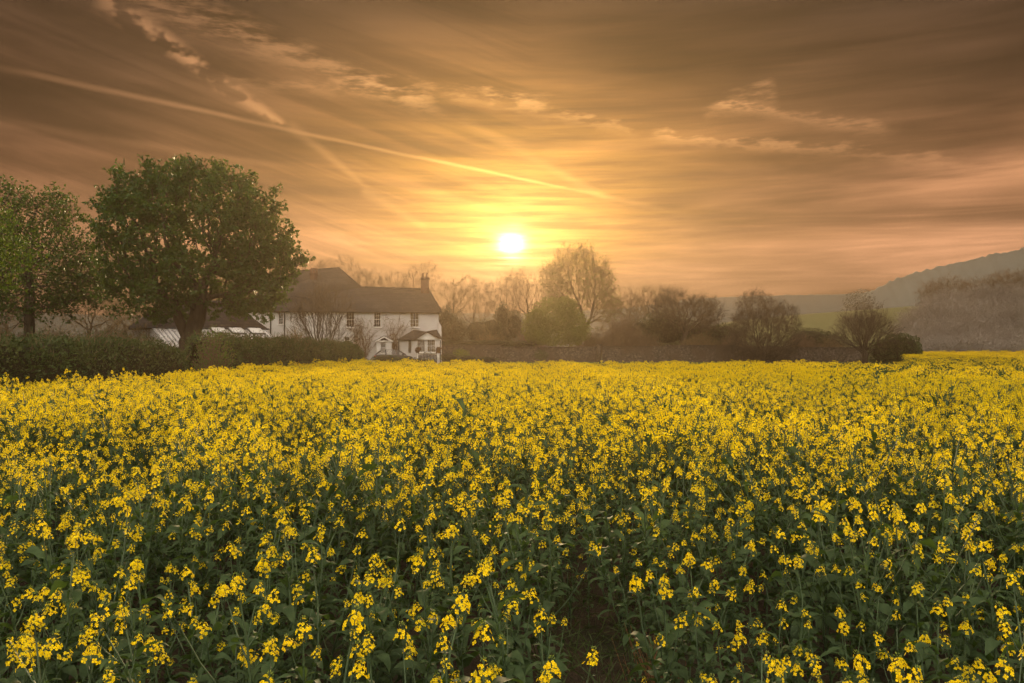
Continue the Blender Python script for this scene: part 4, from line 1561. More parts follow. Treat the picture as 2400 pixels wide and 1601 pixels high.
def leaf_bush(name, label, base, ells, seed, n, L, leaf, cat='bush', group=None, core=0.80, hang=0.0, inner=True):
    """dense leafy bush: leaf faces through the outer volume over a solid dark core that blocks light"""
    rng = rngf(seed)
    root = thing(name, label, cat, (base[0], base[1], 0), group=group)
    E = np.array(ells)
    vol = (E[:, 3] * E[:, 5]) / (E[:, 3] * E[:, 5]).sum()
    pick = rng.choice(len(E), n, p=vol)
    e = E[pick]
    dv = norm(rng.normal(size=(n, 3)))
    r = core + (1.06 - core) * rng.random(n) ** 0.6
    r = r * (1 + 0.14 * fnoise(dv + e[:, :3] * 0.3, 1.1, seed))
    C = e[:, :3] + dv * r[:, None] * e[:, 3:]
    ok = C[:, 2] > 0.05
    C, dv = C[ok], dv[ok]
    d = dv * 0.7 + rng.normal(size=C.shape) * 0.7
    d[:, 2] -= hang
    Ls = L * (0.6 + 0.8 * rng.random(len(C)))
    V, Q = leaf_quads(C, d, Ls, Ls * 0.5, rng)
    mb = MB(); mb.add(V, Q)
    mb.build('leaves', M[leaf], root)
    if not inner:
        return root
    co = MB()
    for q in E:                                                   # added solid core: blocks light, inner shade put into its dark colour
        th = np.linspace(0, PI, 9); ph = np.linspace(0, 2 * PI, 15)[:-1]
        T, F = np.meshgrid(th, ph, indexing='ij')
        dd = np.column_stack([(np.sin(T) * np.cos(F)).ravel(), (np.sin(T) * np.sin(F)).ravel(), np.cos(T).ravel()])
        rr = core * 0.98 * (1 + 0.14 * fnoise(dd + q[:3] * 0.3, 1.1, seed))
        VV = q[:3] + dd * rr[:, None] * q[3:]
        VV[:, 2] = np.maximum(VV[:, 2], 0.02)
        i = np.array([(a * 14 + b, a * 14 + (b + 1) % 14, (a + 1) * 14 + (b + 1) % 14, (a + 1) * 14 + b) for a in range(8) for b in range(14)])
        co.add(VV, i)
    co.build('shade_core', M['hedge_core'], root)
    return root


def lb(name, label, px, D, es, seed, n, L, leaf, **kw):
    bx, by, _ = P(px, 820, D)
    return leaf_bush(name, label, (bx, by), ell(D, *es, base=(bx, by)), seed, n, L, leaf, **kw)


lb('willow_bush', 'rounded yellow green willow in young leaf below the tall tree', 1300, 98, [(1300, 738, 56, 40), (1262, 765, 36, 40), (1345, 768, 36, 40), (1300, 780, 62, 30), (1325, 722, 30, 26)], 51, 26000, 0.20, 'willow', hang=0.6, core=0.45, inner=False)
lb('ivy_bush', 'dark ivy covered evergreen just right of the farmhouse corner', 1055, 99, [(1045, 765, 24, 42), (1068, 778, 28, 34)], 52, 4200, 0.2, 'ivy')
lb('ivy_tree', 'dark ivy clad tree stump left of the willow', 1185, 106, [(1178, 745, 18, 36), (1205, 765, 22, 36), (1180, 785, 24, 30)], 53, 4200, 0.2, 'ivy')
bx, by, _ = P(1458, 820, 97)
twig_bush('dark_bush', 'dark twiggy bush behind the wall pillar', (bx, by), (0, 0, 1.8, 2.9, 2.2, 4.2), 54, 1600)
lb('evergreen_bush', 'dull green shrub mass behind the wall below the orchard tree', 1570, 108, [(1560, 770, 60, 42), (1625, 785, 55, 34), (1500, 785, 40, 36)], 55, 6000, 0.22, 'shrub')
lb('evergreen_bush', 'low dark green shrub left of the big bare bush', 1690, 104, [(1700, 788, 45, 30)], 56, 2400, 0.2, 'shrub')
lb('rounded_shrub', 'low green shrub behind the wall between bare bush and pollard', 1900, 101, [(1895, 795, 48, 26), (1935, 800, 30, 22)], 57, 3000, 0.18, 'shrub')
bx, by, _ = P(1880, 820, 99)
twig_bush('twiggy_shrub', 'thin twiggy shrub right of the big bare bush', (bx, by), (0, 0, 1.2, 2.4, 2.0, 2.4), 58, 700)
lb('clipped_hedge', 'clipped green hedge block at the right end of the wall', 2105, 87, [(2068, 826, 30, 28), (2095, 820, 32, 34), (2122, 818, 32, 34), (2138, 828, 20, 28)], 59, 11000, 0.16, 'hedge', cat='hedge', core=0.80)
lb('blossom_shrub', 'shrub dotted with pale blossom right of the farmhouse', 1120, 103, [(1120, 778, 36, 30), (1150, 770, 26, 26)], 60, 2600, 0.14, 'shrub')
lb('border_shrub', 'small pale leaved shrub at the foot of the wall near the house', 1083, 88, [(1080, 832, 20, 14)], 61, 1100, 0.14, 'willow', core=0.2, inner=False)
lb('border_shrub', 'small pale shrub at the foot of the wall below the willow', 1268, 90, [(1268, 832, 17, 12)], 62, 900, 0.13, 'shrub', core=0.2, inner=False)
lb('low_hedge', 'low green hedge along the top of the wall beside the house', 1160, 98, [(1090, 806, 50, 8, 0, .4), (1160, 806, 55, 8, 0, .4), (1225, 807, 45, 8, 0, .4)], 63, 3000, 0.14, 'shrub', cat='hedge')
lb('front_shrub', 'low dark garden shrub in front of the parked car', 940, 78, [(905, 843, 34, 9), (950, 845, 34, 7), (990, 846, 26, 5)], 64, 1800, 0.12, 'hedge')
lb('front_shrub', 'low leafy border right of the white garden posts', 1060, 86, [(1055, 838, 22, 9), (1095, 841, 26, 8), (1140, 843, 30, 6)], 65, 1500, 0.12, 'shrub')
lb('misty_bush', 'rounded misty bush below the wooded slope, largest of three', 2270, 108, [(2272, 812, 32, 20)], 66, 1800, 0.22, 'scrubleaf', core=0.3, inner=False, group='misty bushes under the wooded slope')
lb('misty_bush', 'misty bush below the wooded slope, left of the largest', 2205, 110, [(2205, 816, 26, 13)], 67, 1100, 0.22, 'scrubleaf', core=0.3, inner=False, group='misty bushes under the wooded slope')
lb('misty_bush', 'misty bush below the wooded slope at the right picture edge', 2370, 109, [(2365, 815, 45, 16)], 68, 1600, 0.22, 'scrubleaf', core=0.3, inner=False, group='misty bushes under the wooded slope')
lb('misty_tree', 'hazy rounded tree in the far meadow below the low ridge', 2018, 160, [(2015, 705, 34, 24), (2020, 722, 44, 22)], 69, 1600, 0.40, 'hill', cat='tree', core=0.3, inner=False)  # leaves take the pale hill colour, so haze is painted into their tone


for q, (px, D, w, hh, lab) in enumerate([(1030, 101, 2.0, 2.6, 'brown twiggy undergrowth between farmhouse corner and wall'), (1150, 100, 2.6, 3.0, 'brown twiggy undergrowth behind the wall left of the ivy stump'), (1240, 104, 2.6, 3.4, 'brown twiggy undergrowth between ivy stump and willow'),
                                     (1390, 103, 2.6, 3.2, 'brown twiggy undergrowth right of the willow'), (1510, 101, 2.6, 2.8, 'brown twiggy undergrowth right of the wall pillar'), (1640, 101, 2.8, 2.6, 'brown twiggy undergrowth right of the orchard trunk'),
                                     (1720, 100, 2.2, 2.4, 'brown twiggy undergrowth left of the big bare bush'), (1950, 99, 2.4, 1.8, 'brown twiggy undergrowth behind the wall left of the pollard')]):
    bx, by, _ = P(px, 830, D)
    twig_bush('twig_shrub', lab, (bx, by), (0, 0, 1.2, w, 1.6, hh), 120 + q, 620, 'twig_gold' if q % 2 else 'twig', 'shrub', 900, 0.13, r0=0.011)


def climbers():
    rows = [('wall_climber', 'bare wiry climber on the white wall left of the porch', (855, 765, 45, 8), (850, 826)),
            ('wall_climber', 'bare wiry climber on the white wall between porch and bay', (932, 768, 42, 10), (922, 826))]
    for i, (nm, lab, (cx, cy_, w, hh), (sx, sy)) in enumerate(rows):
        u, _, z = H(sx, sy)
        o = HL + Vector((hc, hs, 0)) * u + Vector((-hs, hc, 0)) * -0.08
        root = thing(nm, lab, 'climber', (o.x, o.y, 0), HA)
        rng = rngf(70 + i)
        A, B, R = [], [], []
        c = H(cx, cy_)
        for s in range(26):
            p = np.array([rng.normal() * 0.12, rng.normal() * 0.03, 0.0])
            tgt = np.array([c[0] - u + rng.uniform(-1, 1) * w / 21, -0.12 + rng.normal() * 0.06, c[2] + rng.normal() * hh / 21 * 1.6])
            n = 12
            for t in range(n):
                f = (t + 1) / n
                q = p + (np.array([tgt[0], tgt[1], tgt[2]]) - p) / (n - t) * np.array([0.6 + 0.4 * f, 1, 1.25 - 0.25 * f]) + rng.normal(size=3) * np.array([0.10, 0.02, 0.08])
                q[1] = min(q[1], -0.03)
                A.append(p); B.append(q); R.append(0.03 * (1 - 0.6 * f))
                p = q
                for _ in range(2):
                    A.append(q); B.append(q + rng.normal(size=3) * np.array([0.3, 0.06, 0.3])); R.append(0.012)
        R = np.array(R)
        mb = MB(); V, Q = seg_tubes(np.array(A), np.array(B), R, R * 0.8, 3); mb.add(V, Q)
        mb.build('stems', M['twig'], root)


climbers()


def hedge(name, label, x0, y0, x1, y1, hw, h0, h1, seed, dens, L=0.09, group=None, leaf='hedge', round_=3.2):
    """trimmed hedge along a line: rounded-box section with an uneven leafy skin"""
    rng = rngf(seed)
    root = thing(name, label, 'hedge', ((x0 + x1) / 2, (y0 + y1) / 2, 0), group=group)
    a = np.array([x0, y0]); b = np.array([x1, y1])
    ln = np.linalg.norm(b - a)
    d = (b - a) / ln
    nrm = np.array([d[1], -d[0]])

    def surf(s, th, shrink):
        h = h0 + (h1 - h0) * s
        c, sn = np.cos(th), np.sin(th)
        ex = 2.0 / round_
        q = np.sign(c) * np.abs(c) ** ex * hw
        z = np.abs(sn) ** ex * h
        endr = np.minimum(1.0, (np.minimum(s, 1 - s) * ln / 0.8 + 0.35)) ** 0.5
        p = np.column_stack([s * ln, q, z])
        nz = 1 + 0.15 * fnoise(p, 0.28, seed) + 0.06 * fnoise(p, 0.9, seed + 1)
        q = q * nz * endr * shrink
        z = z * (1 + 0.08 * fnoise(p[:, :1], 0.22, seed + 2) + 0.045 * fnoise(p, 1.1, seed + 3)) * (1 - (1 - shrink) * 0.6) * (0.9 + 0.1 * endr)
        xy = a + d * (s * ln)[:, None] + nrm * q[:, None] - np.array([(x0 + x1) / 2, (y0 + y1) / 2])
        return np.column_stack([xy, z]), np.column_stack([nrm[0] * c, nrm[1] * c, sn])
    n = int(ln * (h0 + h1) * 1.15 * dens)
    s, th = rng.random(n), rng.random(n) * PI
    C, nn = surf(s, th, 1.0)
    C = C - nn * (rng.random(n) ** 2 * 0.22)[:, None]
    dv = nn * 0.6 + rng.normal(size=C.shape) * 0.7 + np.array([0, 0, 0.25])
    Ls = L * (0.6 + 0.9 * rng.random(n))
    V, Q = leaf_quads(C, dv, Ls, Ls * 0.5, rng)
    mb = MB(); mb.add(V, Q)
    mb.build('leaves', M[leaf], root)
    # shoots sticking out of the top
    m_ = int(ln * 26)
    C, nn = surf(rng.random(m_), PI / 2 + rng.normal(size=m_) * 0.5, 0.97)
    V, Q, ep, ed = twigs_from(rng, C, norm(nn + np.array([0, 0, 0.6])), 1, 0.16, 0.006, 0.4, 0.4)
    sh = MB(); sh.add(V, Q)
    V, Q = leaf_quads(np.repeat(ep, 2, 0), rng.normal(size=(len(ep) * 2, 3)), L * 0.8, L * 0.4, rng)
    sh.add(V, Q, mat=1)
    sh.build('shoots', [M['twig'], M[leaf]], root)
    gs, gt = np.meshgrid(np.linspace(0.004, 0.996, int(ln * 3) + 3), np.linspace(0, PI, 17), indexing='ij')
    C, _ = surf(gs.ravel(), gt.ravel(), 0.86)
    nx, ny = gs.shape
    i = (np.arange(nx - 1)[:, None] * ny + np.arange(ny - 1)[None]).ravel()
    co = MB(); co.add(C, np.stack([i, i + ny, i + ny + 1, i + 1], 1))  # added closed core under the leaf skin, dark to stand in for shade
    co.build('shade_core', M['hedge_core'], root)
    return root


def hx(y):
    return -14.08 + 0.0607 * y


HW = 1.2
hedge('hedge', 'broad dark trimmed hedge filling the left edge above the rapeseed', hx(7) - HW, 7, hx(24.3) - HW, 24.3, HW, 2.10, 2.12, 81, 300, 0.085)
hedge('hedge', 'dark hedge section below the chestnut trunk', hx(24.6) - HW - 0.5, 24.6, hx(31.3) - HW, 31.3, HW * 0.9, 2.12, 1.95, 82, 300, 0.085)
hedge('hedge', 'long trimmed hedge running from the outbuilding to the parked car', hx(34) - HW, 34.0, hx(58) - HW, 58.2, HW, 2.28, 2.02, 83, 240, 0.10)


def leafy_shrub_gap():
    bx, by, _ = P(497, 830, 33.5)
    twig_bush('sprig_shrub', 'thin upright shrub with young leaves in the hedge gap before the pale roof', (bx, by), (0, 0, 0.9, 0.9, 0.7, 2.1), 84, 220, 'twig', 'limeleaf', 1500, 0.09, r0=0.007)
    bx, by, _ = P(590, 830, 45)
    for px, D, w, h, sd, lab in ((255, 52, 2.6, 2.9, 85, 'twiggy brown scrub behind the hedge left of the chestnut trunk'), (120, 54, 2.6, 2.6, 86, 'twiggy scrub behind the hedge right of the dark left trunk'), (345, 50, 2.2, 2.7, 87, 'twiggy scrub against the pale roof left of the chestnut trunk'),
                                 (10, 50, 2.4, 2.6, 89, 'twiggy scrub behind the hedge at the left picture edge'), (690, 66, 1.8, 2.6, 88, 'thin bare scrub over the hedge before the farmhouse downpipe')):
        bx, by, _ = P(px, 830, D)
        twig_bush('scrub', lab, (bx, by), (0, 0, 1.0, w, 1.4, h), sd, 420, 'twig_gold', 'shrub', 700, 0.10, r0=0.010)


leafy_shrub_gap()


def wooded_slope():
    rng = rngf(90)
    px = np.array([p[0] for p in WOOD_PROF]); py = np.array([p[1] for p in WOOD_PROF])
    n = 5200
    x = rng.uniform(2085, 2760, n)
    top = np.interp(x, px, py)
    t = rng.random(n)
    Dg = 138 - 26 * (1 - t)
    zr = (EYE + (HY - top) / F_PX * 138) * (t * t * (3 - 2 * t))
    X = (x - CX) / F_PX * 138 * (0.9 + 0.1 * t)
    base = np.column_stack([X, Dg, zr - 0.2])
    clump = fnoise(np.column_stack([X, Dg]), 0.16, 44, 2)
    hgt = (0.4 + 0.75 * rng.random(n)) * (1.1 + 0.7 * clump)
    hgt = np.maximum(hgt, 0.5)
    lean = rng.normal(size=(n, 2)) * 0.6
    tipp = base + np.column_stack([lean, hgt])
    mb = MB()
    V, Q = seg_tubes(base, tipp, np.full(n, 0.07), np.full(n, 0.02), 3); mb.add(V, Q)
    V, Q, ep, ed = twigs_from(rng, (base + tipp * 2) / 3, norm(tipp - base), 5, 1.0, 0.022, 0.4, 0.8); mb.add(V, Q)
    V, Q = leaf_quads(ep, rng.normal(size=ep.shape), 0.24, 0.12, rng)
    mb.add(V, Q, mat=1)
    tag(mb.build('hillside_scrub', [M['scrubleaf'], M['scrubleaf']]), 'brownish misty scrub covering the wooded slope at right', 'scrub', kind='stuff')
    # skyline trees
    spots = [(2178, 690, 30), (2200, 682, 34), (2232, 676, 38), (2262, 686, 30), (2288, 680, 32), (2322, 676, 36), (2350, 664, 40), (2385, 660, 44), (2430, 655, 48), (2480, 650, 50)]
    order = ['first', 'second', 'third', 'fourth', 'fifth', 'sixth', 'seventh', 'eighth', 'ninth', 'tenth']
    for i, (p_, y_, w) in enumerate(spots):
        bx, by, _ = P(p_, 700, 137)
        zb = EYE + (HY - np.interp(p_, px, py)) / F_PX * 138 - 0.4
        E = ell(137, (p_, y_, w, 30), base=(bx, by))
        E = [(e[0], e[1], e[2] - zb, e[3], e[4], e[5]) for e in E]
        r = tree('skyline_tree', f'bare misty tree on the wooded slope, {order[i]} from the left along its skyline', 'tree', (bx, by), straight(0, 0, 0, 1.6, 3, seed=i), E, 400 + i,
                 natt=260, step=0.36, kill=0.44, infl=2.6, tip=0.014, base_r=0.14, twper=4, twL=0.5, twr=0.009, up=0.2, group='bare trees along the wooded skyline', thr=0.07)
        r.location.z = zb


wooded_slope()

# ------------------------------------------------------------------ rapeseed
def bip(mb, c, ax, l, r, m_):
    """small three-sided bud"""
    ax = ax / np.linalg.norm(ax)
    a, b = frames(ax[None]); a, b = a[0], b[0]
    mid = [c + ax * l * 0.45 + r * (a * math.cos(t) + b * math.sin(t)) for t in (0, 2.09, 4.19)]
    mb.add([c, *mid, c + ax * l], None, [(0, 2, 1), (0, 3, 2), (0, 1, 3), (4, 1, 2), (4, 2, 3), (4, 3, 1)], mat=m_)


def raceme(seed, nf, lod=0, nb=9):
    """flower head: four-petalled flowers round an axis, buds at the top. materials: 0 petal, 1 bud, 2 stem"""
    rng = rngf(seed)
    mb = MB()
    for i in range(nf):
        t = i / max(1, nf - 1)
        a = i * 2.399 + rng.normal() * 0.25
        rr = 0.034 * (1 - 0.60 * t) * (0.75 + 0.5 * rng.random())
        c = np.array([math.cos(a) * rr, math.sin(a) * rr, 0.004 + 0.056 * t + rng.normal() * 0.005])
        n = np.array([math.cos(a), math.sin(a), 0.55]) + rng.normal(size=3) * 0.35
        n /= np.linalg.norm(n)
        t1, t2 = frames(n[None]); t1, t2 = t1[0], t2[0]
        ph = rng.random() * 6.28
        l = 0.0112 * (1 - 0.25 * t) * (0.85 + 0.3 * rng.random())
        if lod == 0:
            for j in range(4):
                d = math.cos(ph + j * PI / 2) * t1 + math.sin(ph + j * PI / 2) * t2
                p = np.cross(n, d)
                mb.add([c, c + d * l * 0.65 + p * l * 0.46 + n * l * 0.22, c + d * l * 1.02 + n * l * 0.12, c + d * l * 0.65 - p * l * 0.46 + n * l * 0.22], [(0, 3, 2, 1)])
            mb.add([np.array([0, 0, c[2] - 0.02]), c, c + np.array([0.0012, 0.0012, 0])], None, [(0, 1, 2)], mat=2)
        else:
            s = l * (1.45 if lod == 1 else 2.2)
            d = math.cos(ph) * t1 + math.sin(ph) * t2
            p = np.cross(n, d)
            mb.add([c - d * s, c + p * s * 0.8 + n * s * 0.2, c + d * s, c - p * s * 0.8 + n * s * 0.2], [(0, 3, 2, 1)])
    if lod == 0:                                              # young pods on stalks below the flowers
        for i in range(6):
            a = i * 2.1 + rng.random()
            c = np.array([0, 0, -0.02 - 0.012 * i])
            d = np.array([math.cos(a), math.sin(a), 0.7 + 0.4 * rng.random()])
            bip(mb, c + d * 0.012, d, 0.030, 0.0018, 2)
            mb.add([c, c + d * 0.013, c + d * 0.013 + np.array([0.0012, 0, 0])], None, [(0, 1, 2)], mat=2)
    if lod < 2:
        for i in range(nb if lod == 0 else nb // 2):
            a = i * 2.399
            r_ = 0.010 * math.sqrt((i + 0.5) / 9)
            bip(mb, np.array([math.cos(a) * r_, math.sin(a) * r_, 0.064 + 0.013 * (1 - i / 9)]), np.array([math.cos(a) * 0.5, math.sin(a) * 0.5, 1.0]), 0.010, 0.0026, 1)
        V, Q = seg_tubes(np.array([[0, 0, -0.08]]), np.array([[0, 0, 0.07]]), np.array([0.0022]), np.array([0.0014]), 3)
        mb.add(V, Q, mat=2)
    return mb


def leaf_mesh(seed, L, W, lod=0):
    """arching leaf with a folded midrib and slightly wavy edge, along +x"""
    rng = rngf(seed)
    n = 7 if lod == 0 else 4
    t = np.linspace(0, 1, n)
    wid = W * np.sin(np.clip(t * 0.93 + 0.07, 0, 1) * PI) ** 0.7 * (1 + 0.15 * rng.normal(size=n))
    wid[-1] = 0.001
    ang = 0.75 - t * (1.5 + 0.6 * rng.random())
    st = L / (n - 1)
    x = np.concatenate([[0], np.cumsum(np.cos(ang[:-1]) * st)])
    z = np.concatenate([[0], np.cumsum(np.sin(ang[:-1]) * st)])
    wv = rng.normal(size=n) * W * 0.12
    Lf = np.column_stack([x, wid / 2, z + wid * 0.14 + wv]); C = np.column_stack([x, np.zeros(n), z]); Rt = np.column_stack([x, -wid / 2, z + wid * 0.14 - wv])
    mb = MB()
    i = np.arange(n - 1)
    mb.add(np.concatenate([Lf, C, Rt]), np.concatenate([np.stack([i, i + n, i + n + 1, i + 1], 1), np.stack([i + n, i + 2 * n, i + 2 * n + 1, i + n + 1], 1)]), mat=3)
    return mb


RM = [M['petal'], M['bud'], M['rstem'], M['rleaf']]
RAC = [[raceme(500 + i + 20 * l, (20, 16, 25, 13, 18, 8, 5)[i] if l == 0 else ((14, 12, 17, 10, 13, 6, 4)[i] if l == 1 else (6, 5, 7, 5, 6, 4, 3)[i]), l, (9, 9, 8, 12, 9, 20, 24)[i]) for i in range(7)] for l in range(3)]
LEAF = [[leaf_mesh(600 + i, (0.135, 0.11, 0.17, 0.085, 0.065)[i], (0.036, 0.028, 0.050, 0.022, 0.015)[i], l) for i in range(5)] for l in range(2)]


def TR(loc, R=None, s=1.0):
    m_ = np.eye(4)
    m_[:3, :3] = (np.eye(3) if R is None else R) * s
    m_[:3, 3] = loc
    return m_


def Rot(e):
    return np.array(Euler(e).to_matrix())


def to_z(d, spin):
    a, b = frames(d[None])
    m_ = np.column_stack([a[0], b[0], d])
    return m_ @ Rot((0, 0, spin))


def plant(seed, H_, nheads, nlarge, nsmall, bushy=1.0):
    """returns stem MB, head list (kind, matrix), large leaf list, small leaf list"""
    rng = rngf(seed)
    stem = MB()
    heads, big, small = [], [], []
    n = 6
    pts = [np.array([0, 0, 0.0])]
    d = np.array([rng.normal() * 0.06, rng.normal() * 0.06, 1.0])
    for i in range(n):
        d = d + rng.normal(size=3) * 0.07; d[2] = max(d[2], 0.8); d /= np.linalg.norm(d)
        pts.append(pts[-1] + d * H_ / n)
    pts = np.array(pts)
    R = np.linspace(0.008, 0.0035, n + 1)
    V, Q = seg_tubes(pts[:-1], pts[1:], R[:-1], R[1:], 5)
    stem.add(V, Q, mat=2)
    heads.append((rng.integers(5), TR(pts[-1] + d * 0.05, to_z(d, rng.random() * 6), 0.74 + 0.20 * rng.random())))

    def at(t):
        f = t * n
        i = min(n - 1, int(f))
        return pts[i] + (pts[i + 1] - pts[i]) * (f - i)
    for h in range(nheads - 1):
        t = 0.36 + 0.54 * rng.random()
        a = h * 2.4 + rng.normal() * 0.4
        p = at(t)
        dd = np.array([math.cos(a) * 0.95, math.sin(a) * 0.95, 0.85]); dd /= np.linalg.norm(dd)
        ln = (H_ * (0.72 + 0.30 * rng.random()) - p[2]) * 1.0
        ln = max(ln, 0.08)
        q = [p]
        for s in range(3):
            dd = dd + np.array([0, 0, 0.28]); dd /= np.linalg.norm(dd)
            q.append(q[-1] + dd * ln / 3 * bushy)
        q = np.array(q)
        V, Q = seg_tubes(q[:-1], q[1:], np.array([.0042, .0036, .003]), np.array([.0036, .003, .0024]), 4)
        stem.add(V, Q, mat=2)
        heads.append((rng.integers(7), TR(q[-1] + dd * 0.05, to_z(dd, rng.random() * 6), 0.58 + 0.30 * rng.random())))
        small.append((3 + rng.integers(2), TR(p, Rot((rng.normal() * 0.3, -0.3 + rng.normal() * 0.4, a)), 0.8 + 0.5 * rng.random())))
        small.append((4, TR(q[1], Rot((rng.normal() * 0.4, rng.normal() * 0.4, a + rng.normal())), 0.8 + 0.6 * rng.random())))
    for i in range(nlarge):
        t = 0.12 + 0.62 * (i + rng.random()) / nlarge
        big.append((rng.integers(3), TR(at(t), Rot((rng.normal() * 0.25, -0.15 + rng.normal() * 0.35, i * 2.4 + rng.normal() * 0.5)), (1.25 - 0.55 * t) * (0.85 + 0.3 * rng.random()))))
    for i in range(nsmall):
        t = 0.45 + 0.42 * rng.random()
        small.append((1 + rng.integers(4), TR(at(t), Rot((rng.normal() * 0.3, rng.normal() * 0.4, rng.random() * 6.28)), 0.8 + 0.4 * rng.random())))
    return stem, heads, big, small


NEARV = [plant(700 + i, (0.92, 1.0, 0.84, 0.95, 1.05, 0.88, 0.78, 0.98)[i], (4, 5, 3, 4, 5, 3, 3, 4)[i], 11, 12) for i in range(8)]
MIDV = [plant(740 + i, (0.92, 1.0, 0.84, 0.95, 1.05, 0.88)[i], (7, 8, 6, 7, 8, 6)[i], 8, 8) for i in range(6)]
SPARSE = [plant(720 + i, (0.80, 0.88, 0.74)[i], (2, 3, 1)[i], 13, 16) for i in range(3)]


def joined(v, lod):
    stem, heads, big, small = v
    mb = MB()
    mb.join(stem)
    for k_, m_ in heads: mb.join(RAC[lod][k_], m_)
    ll = 0 if lod == 0 else 1
    for k_, m_ in big: mb.join(LEAF[ll][k_], m_)
    for k_, m_ in small: mb.join(LEAF[ll][k_], m_)
    return mb


def far_clump(seed, n, green):
    rng = rngf(seed)
    mb = MB()
    for i in range(n):
        p = np.array([rng.uniform(-.27, .27), rng.uniform(-.27, .27), 0.80 + 0.22 * rng.random()])
        mb.join(RAC[2][rng.integers(5)], TR(p, Rot((rng.normal() * .2, rng.normal() * .2, rng.random() * 6)), 1.0))
        V, Q = seg_tubes(np.array([[p[0] * 0.6, p[1] * 0.6, 0.3]]), p[None], np.array([0.006]), np.array([0.004]), 3)
        mb.add(V, Q, mat=2)
    m_ = green
    C = np.column_stack([rng.uniform(-.3, .3, (m_, 2)), rng.uniform(0.25, 0.86, m_)])
    V, Q = leaf_quads(C, rng.normal(size=(m_, 3)), 0.15, 0.055, rng)
    mb.add(V, Q, mat=3)
    return mb


src = bpy.data.collections.new('rapeseed_sources')           # shapes scattered by the field; not part of the scene itself
names = []


def source(name, mb):
    o = bpy.data.objects.new(name, mb.mesh(name, RM))
    src.objects.link(o)
    names.append(name)
    return len(names) - 1


IDX = {}
IDX['near'] = [source('a%02d' % i, joined(v, 0)) for i, v in enumerate(NEARV)]
IDX['nearsparse'] = [source('b%02d' % i, joined(v, 0)) for i, v in enumerate(SPARSE)]
IDX['mid'] = [source('c%02d' % i, joined(v, 1)) for i, v in enumerate(MIDV)]
IDX['midsparse'] = [source('d%02d' % i, joined(v, 1)) for i, v in enumerate(SPARSE)]
IDX['far'] = [source('e%02d' % i, far_clump(800 + i, 30, 26)) for i in range(5)]
IDX['farsparse'] = [source('f%02d' % i, far_clump(820 + i, 1, 56)) for i in range(3)]


def in_field(x, y):
    left = hx(y) + 0.45
    ok = (x > left) | (y < 7)
    far = np.where(x < 0.495 * y, 49.0 + 0.04 * x, 102.0)
    far = np.where(x < -2, 49.0 + (-(x + 2)) * 0.9, far)
    ok &= y < far
    # bare trodden patch and the wheel track leading away from it
    r = x / np.maximum(y, 0.1)
    ok &= ~((y < 5.0) & (r > 0.056) & (r < 0.142))
    return ok


def track(x, y):
    c = 0.36 + 0.03 * y
    w = np.interp(y, [4.5, 5.4, 6.5, 9.0], [0.20, 0.15, 0.10, 0.0])
    return np.abs(x - c) < w


def grid(rng, x0f, y0, y1, s):
    ys = np.arange(y0, y1, s)
    out = []
    for y in ys:
        w = x0f(y)
        xs = np.arange(-w, w, s)
        out.append(np.column_stack([xs, np.full(len(xs), y)]))
    p = np.concatenate(out)
    return p + rng.uniform(-0.5, 0.5, p.shape) * s


HOLLOWS = [(1330, 1010, .45), (1245, 1060, .35), (690, 985, .8), (60, 1010, .8), (120, 1080, .6), (1850, 955, .8), (2060, 1130, .4), (1420, 1160, .35), (330, 1010, .6), (880, 1150, .35), (1700, 1230, .3), (560, 1250, .3), (1000, 1010, .45), (2250, 1010, .6)]


def hollow(p):
    o = np.zeros(len(p))
    for px, py, r_ in HOLLOWS:
        D = 0.88 * F_PX / (py - HY)
        o += np.exp(-((p[:, 0] - (px - CX) / F_PX * D) ** 2 + ((p[:, 1] - D) / 1.3) ** 2) / r_ ** 2)
    return np.clip(o, 0, 1)


def flowery(p):
    """0..1: how much of the crop is in flower here"""
    f = 0.5 + 0.7 * fnoise(p, 0.22, 31, 2) + 0.9 * fnoise(p, 0.65, 32, 2)
    f = f + 0.25
    # a duller strip towards the right rear, as ripening differs there
    dull = 1.2 * np.clip((p[:, 0] / p[:, 1] - 0.34) / 0.12, 0, 1) * np.clip((p[:, 1] - 20) / 10, 0, 1) * np.clip((74 - p[:, 1]) / 8, 0, 1)
    dull = dull + 0.45 * np.exp(-(((p[:, 0] / p[:, 1] + 0.42) / 0.10) ** 2)) * np.clip((p[:, 1] - 12) / 5, 0, 1) * np.clip((30 - p[:, 1]) / 8, 0, 1)
    return np.clip(f - dull - 0.8 * hollow(p), 0, 1)


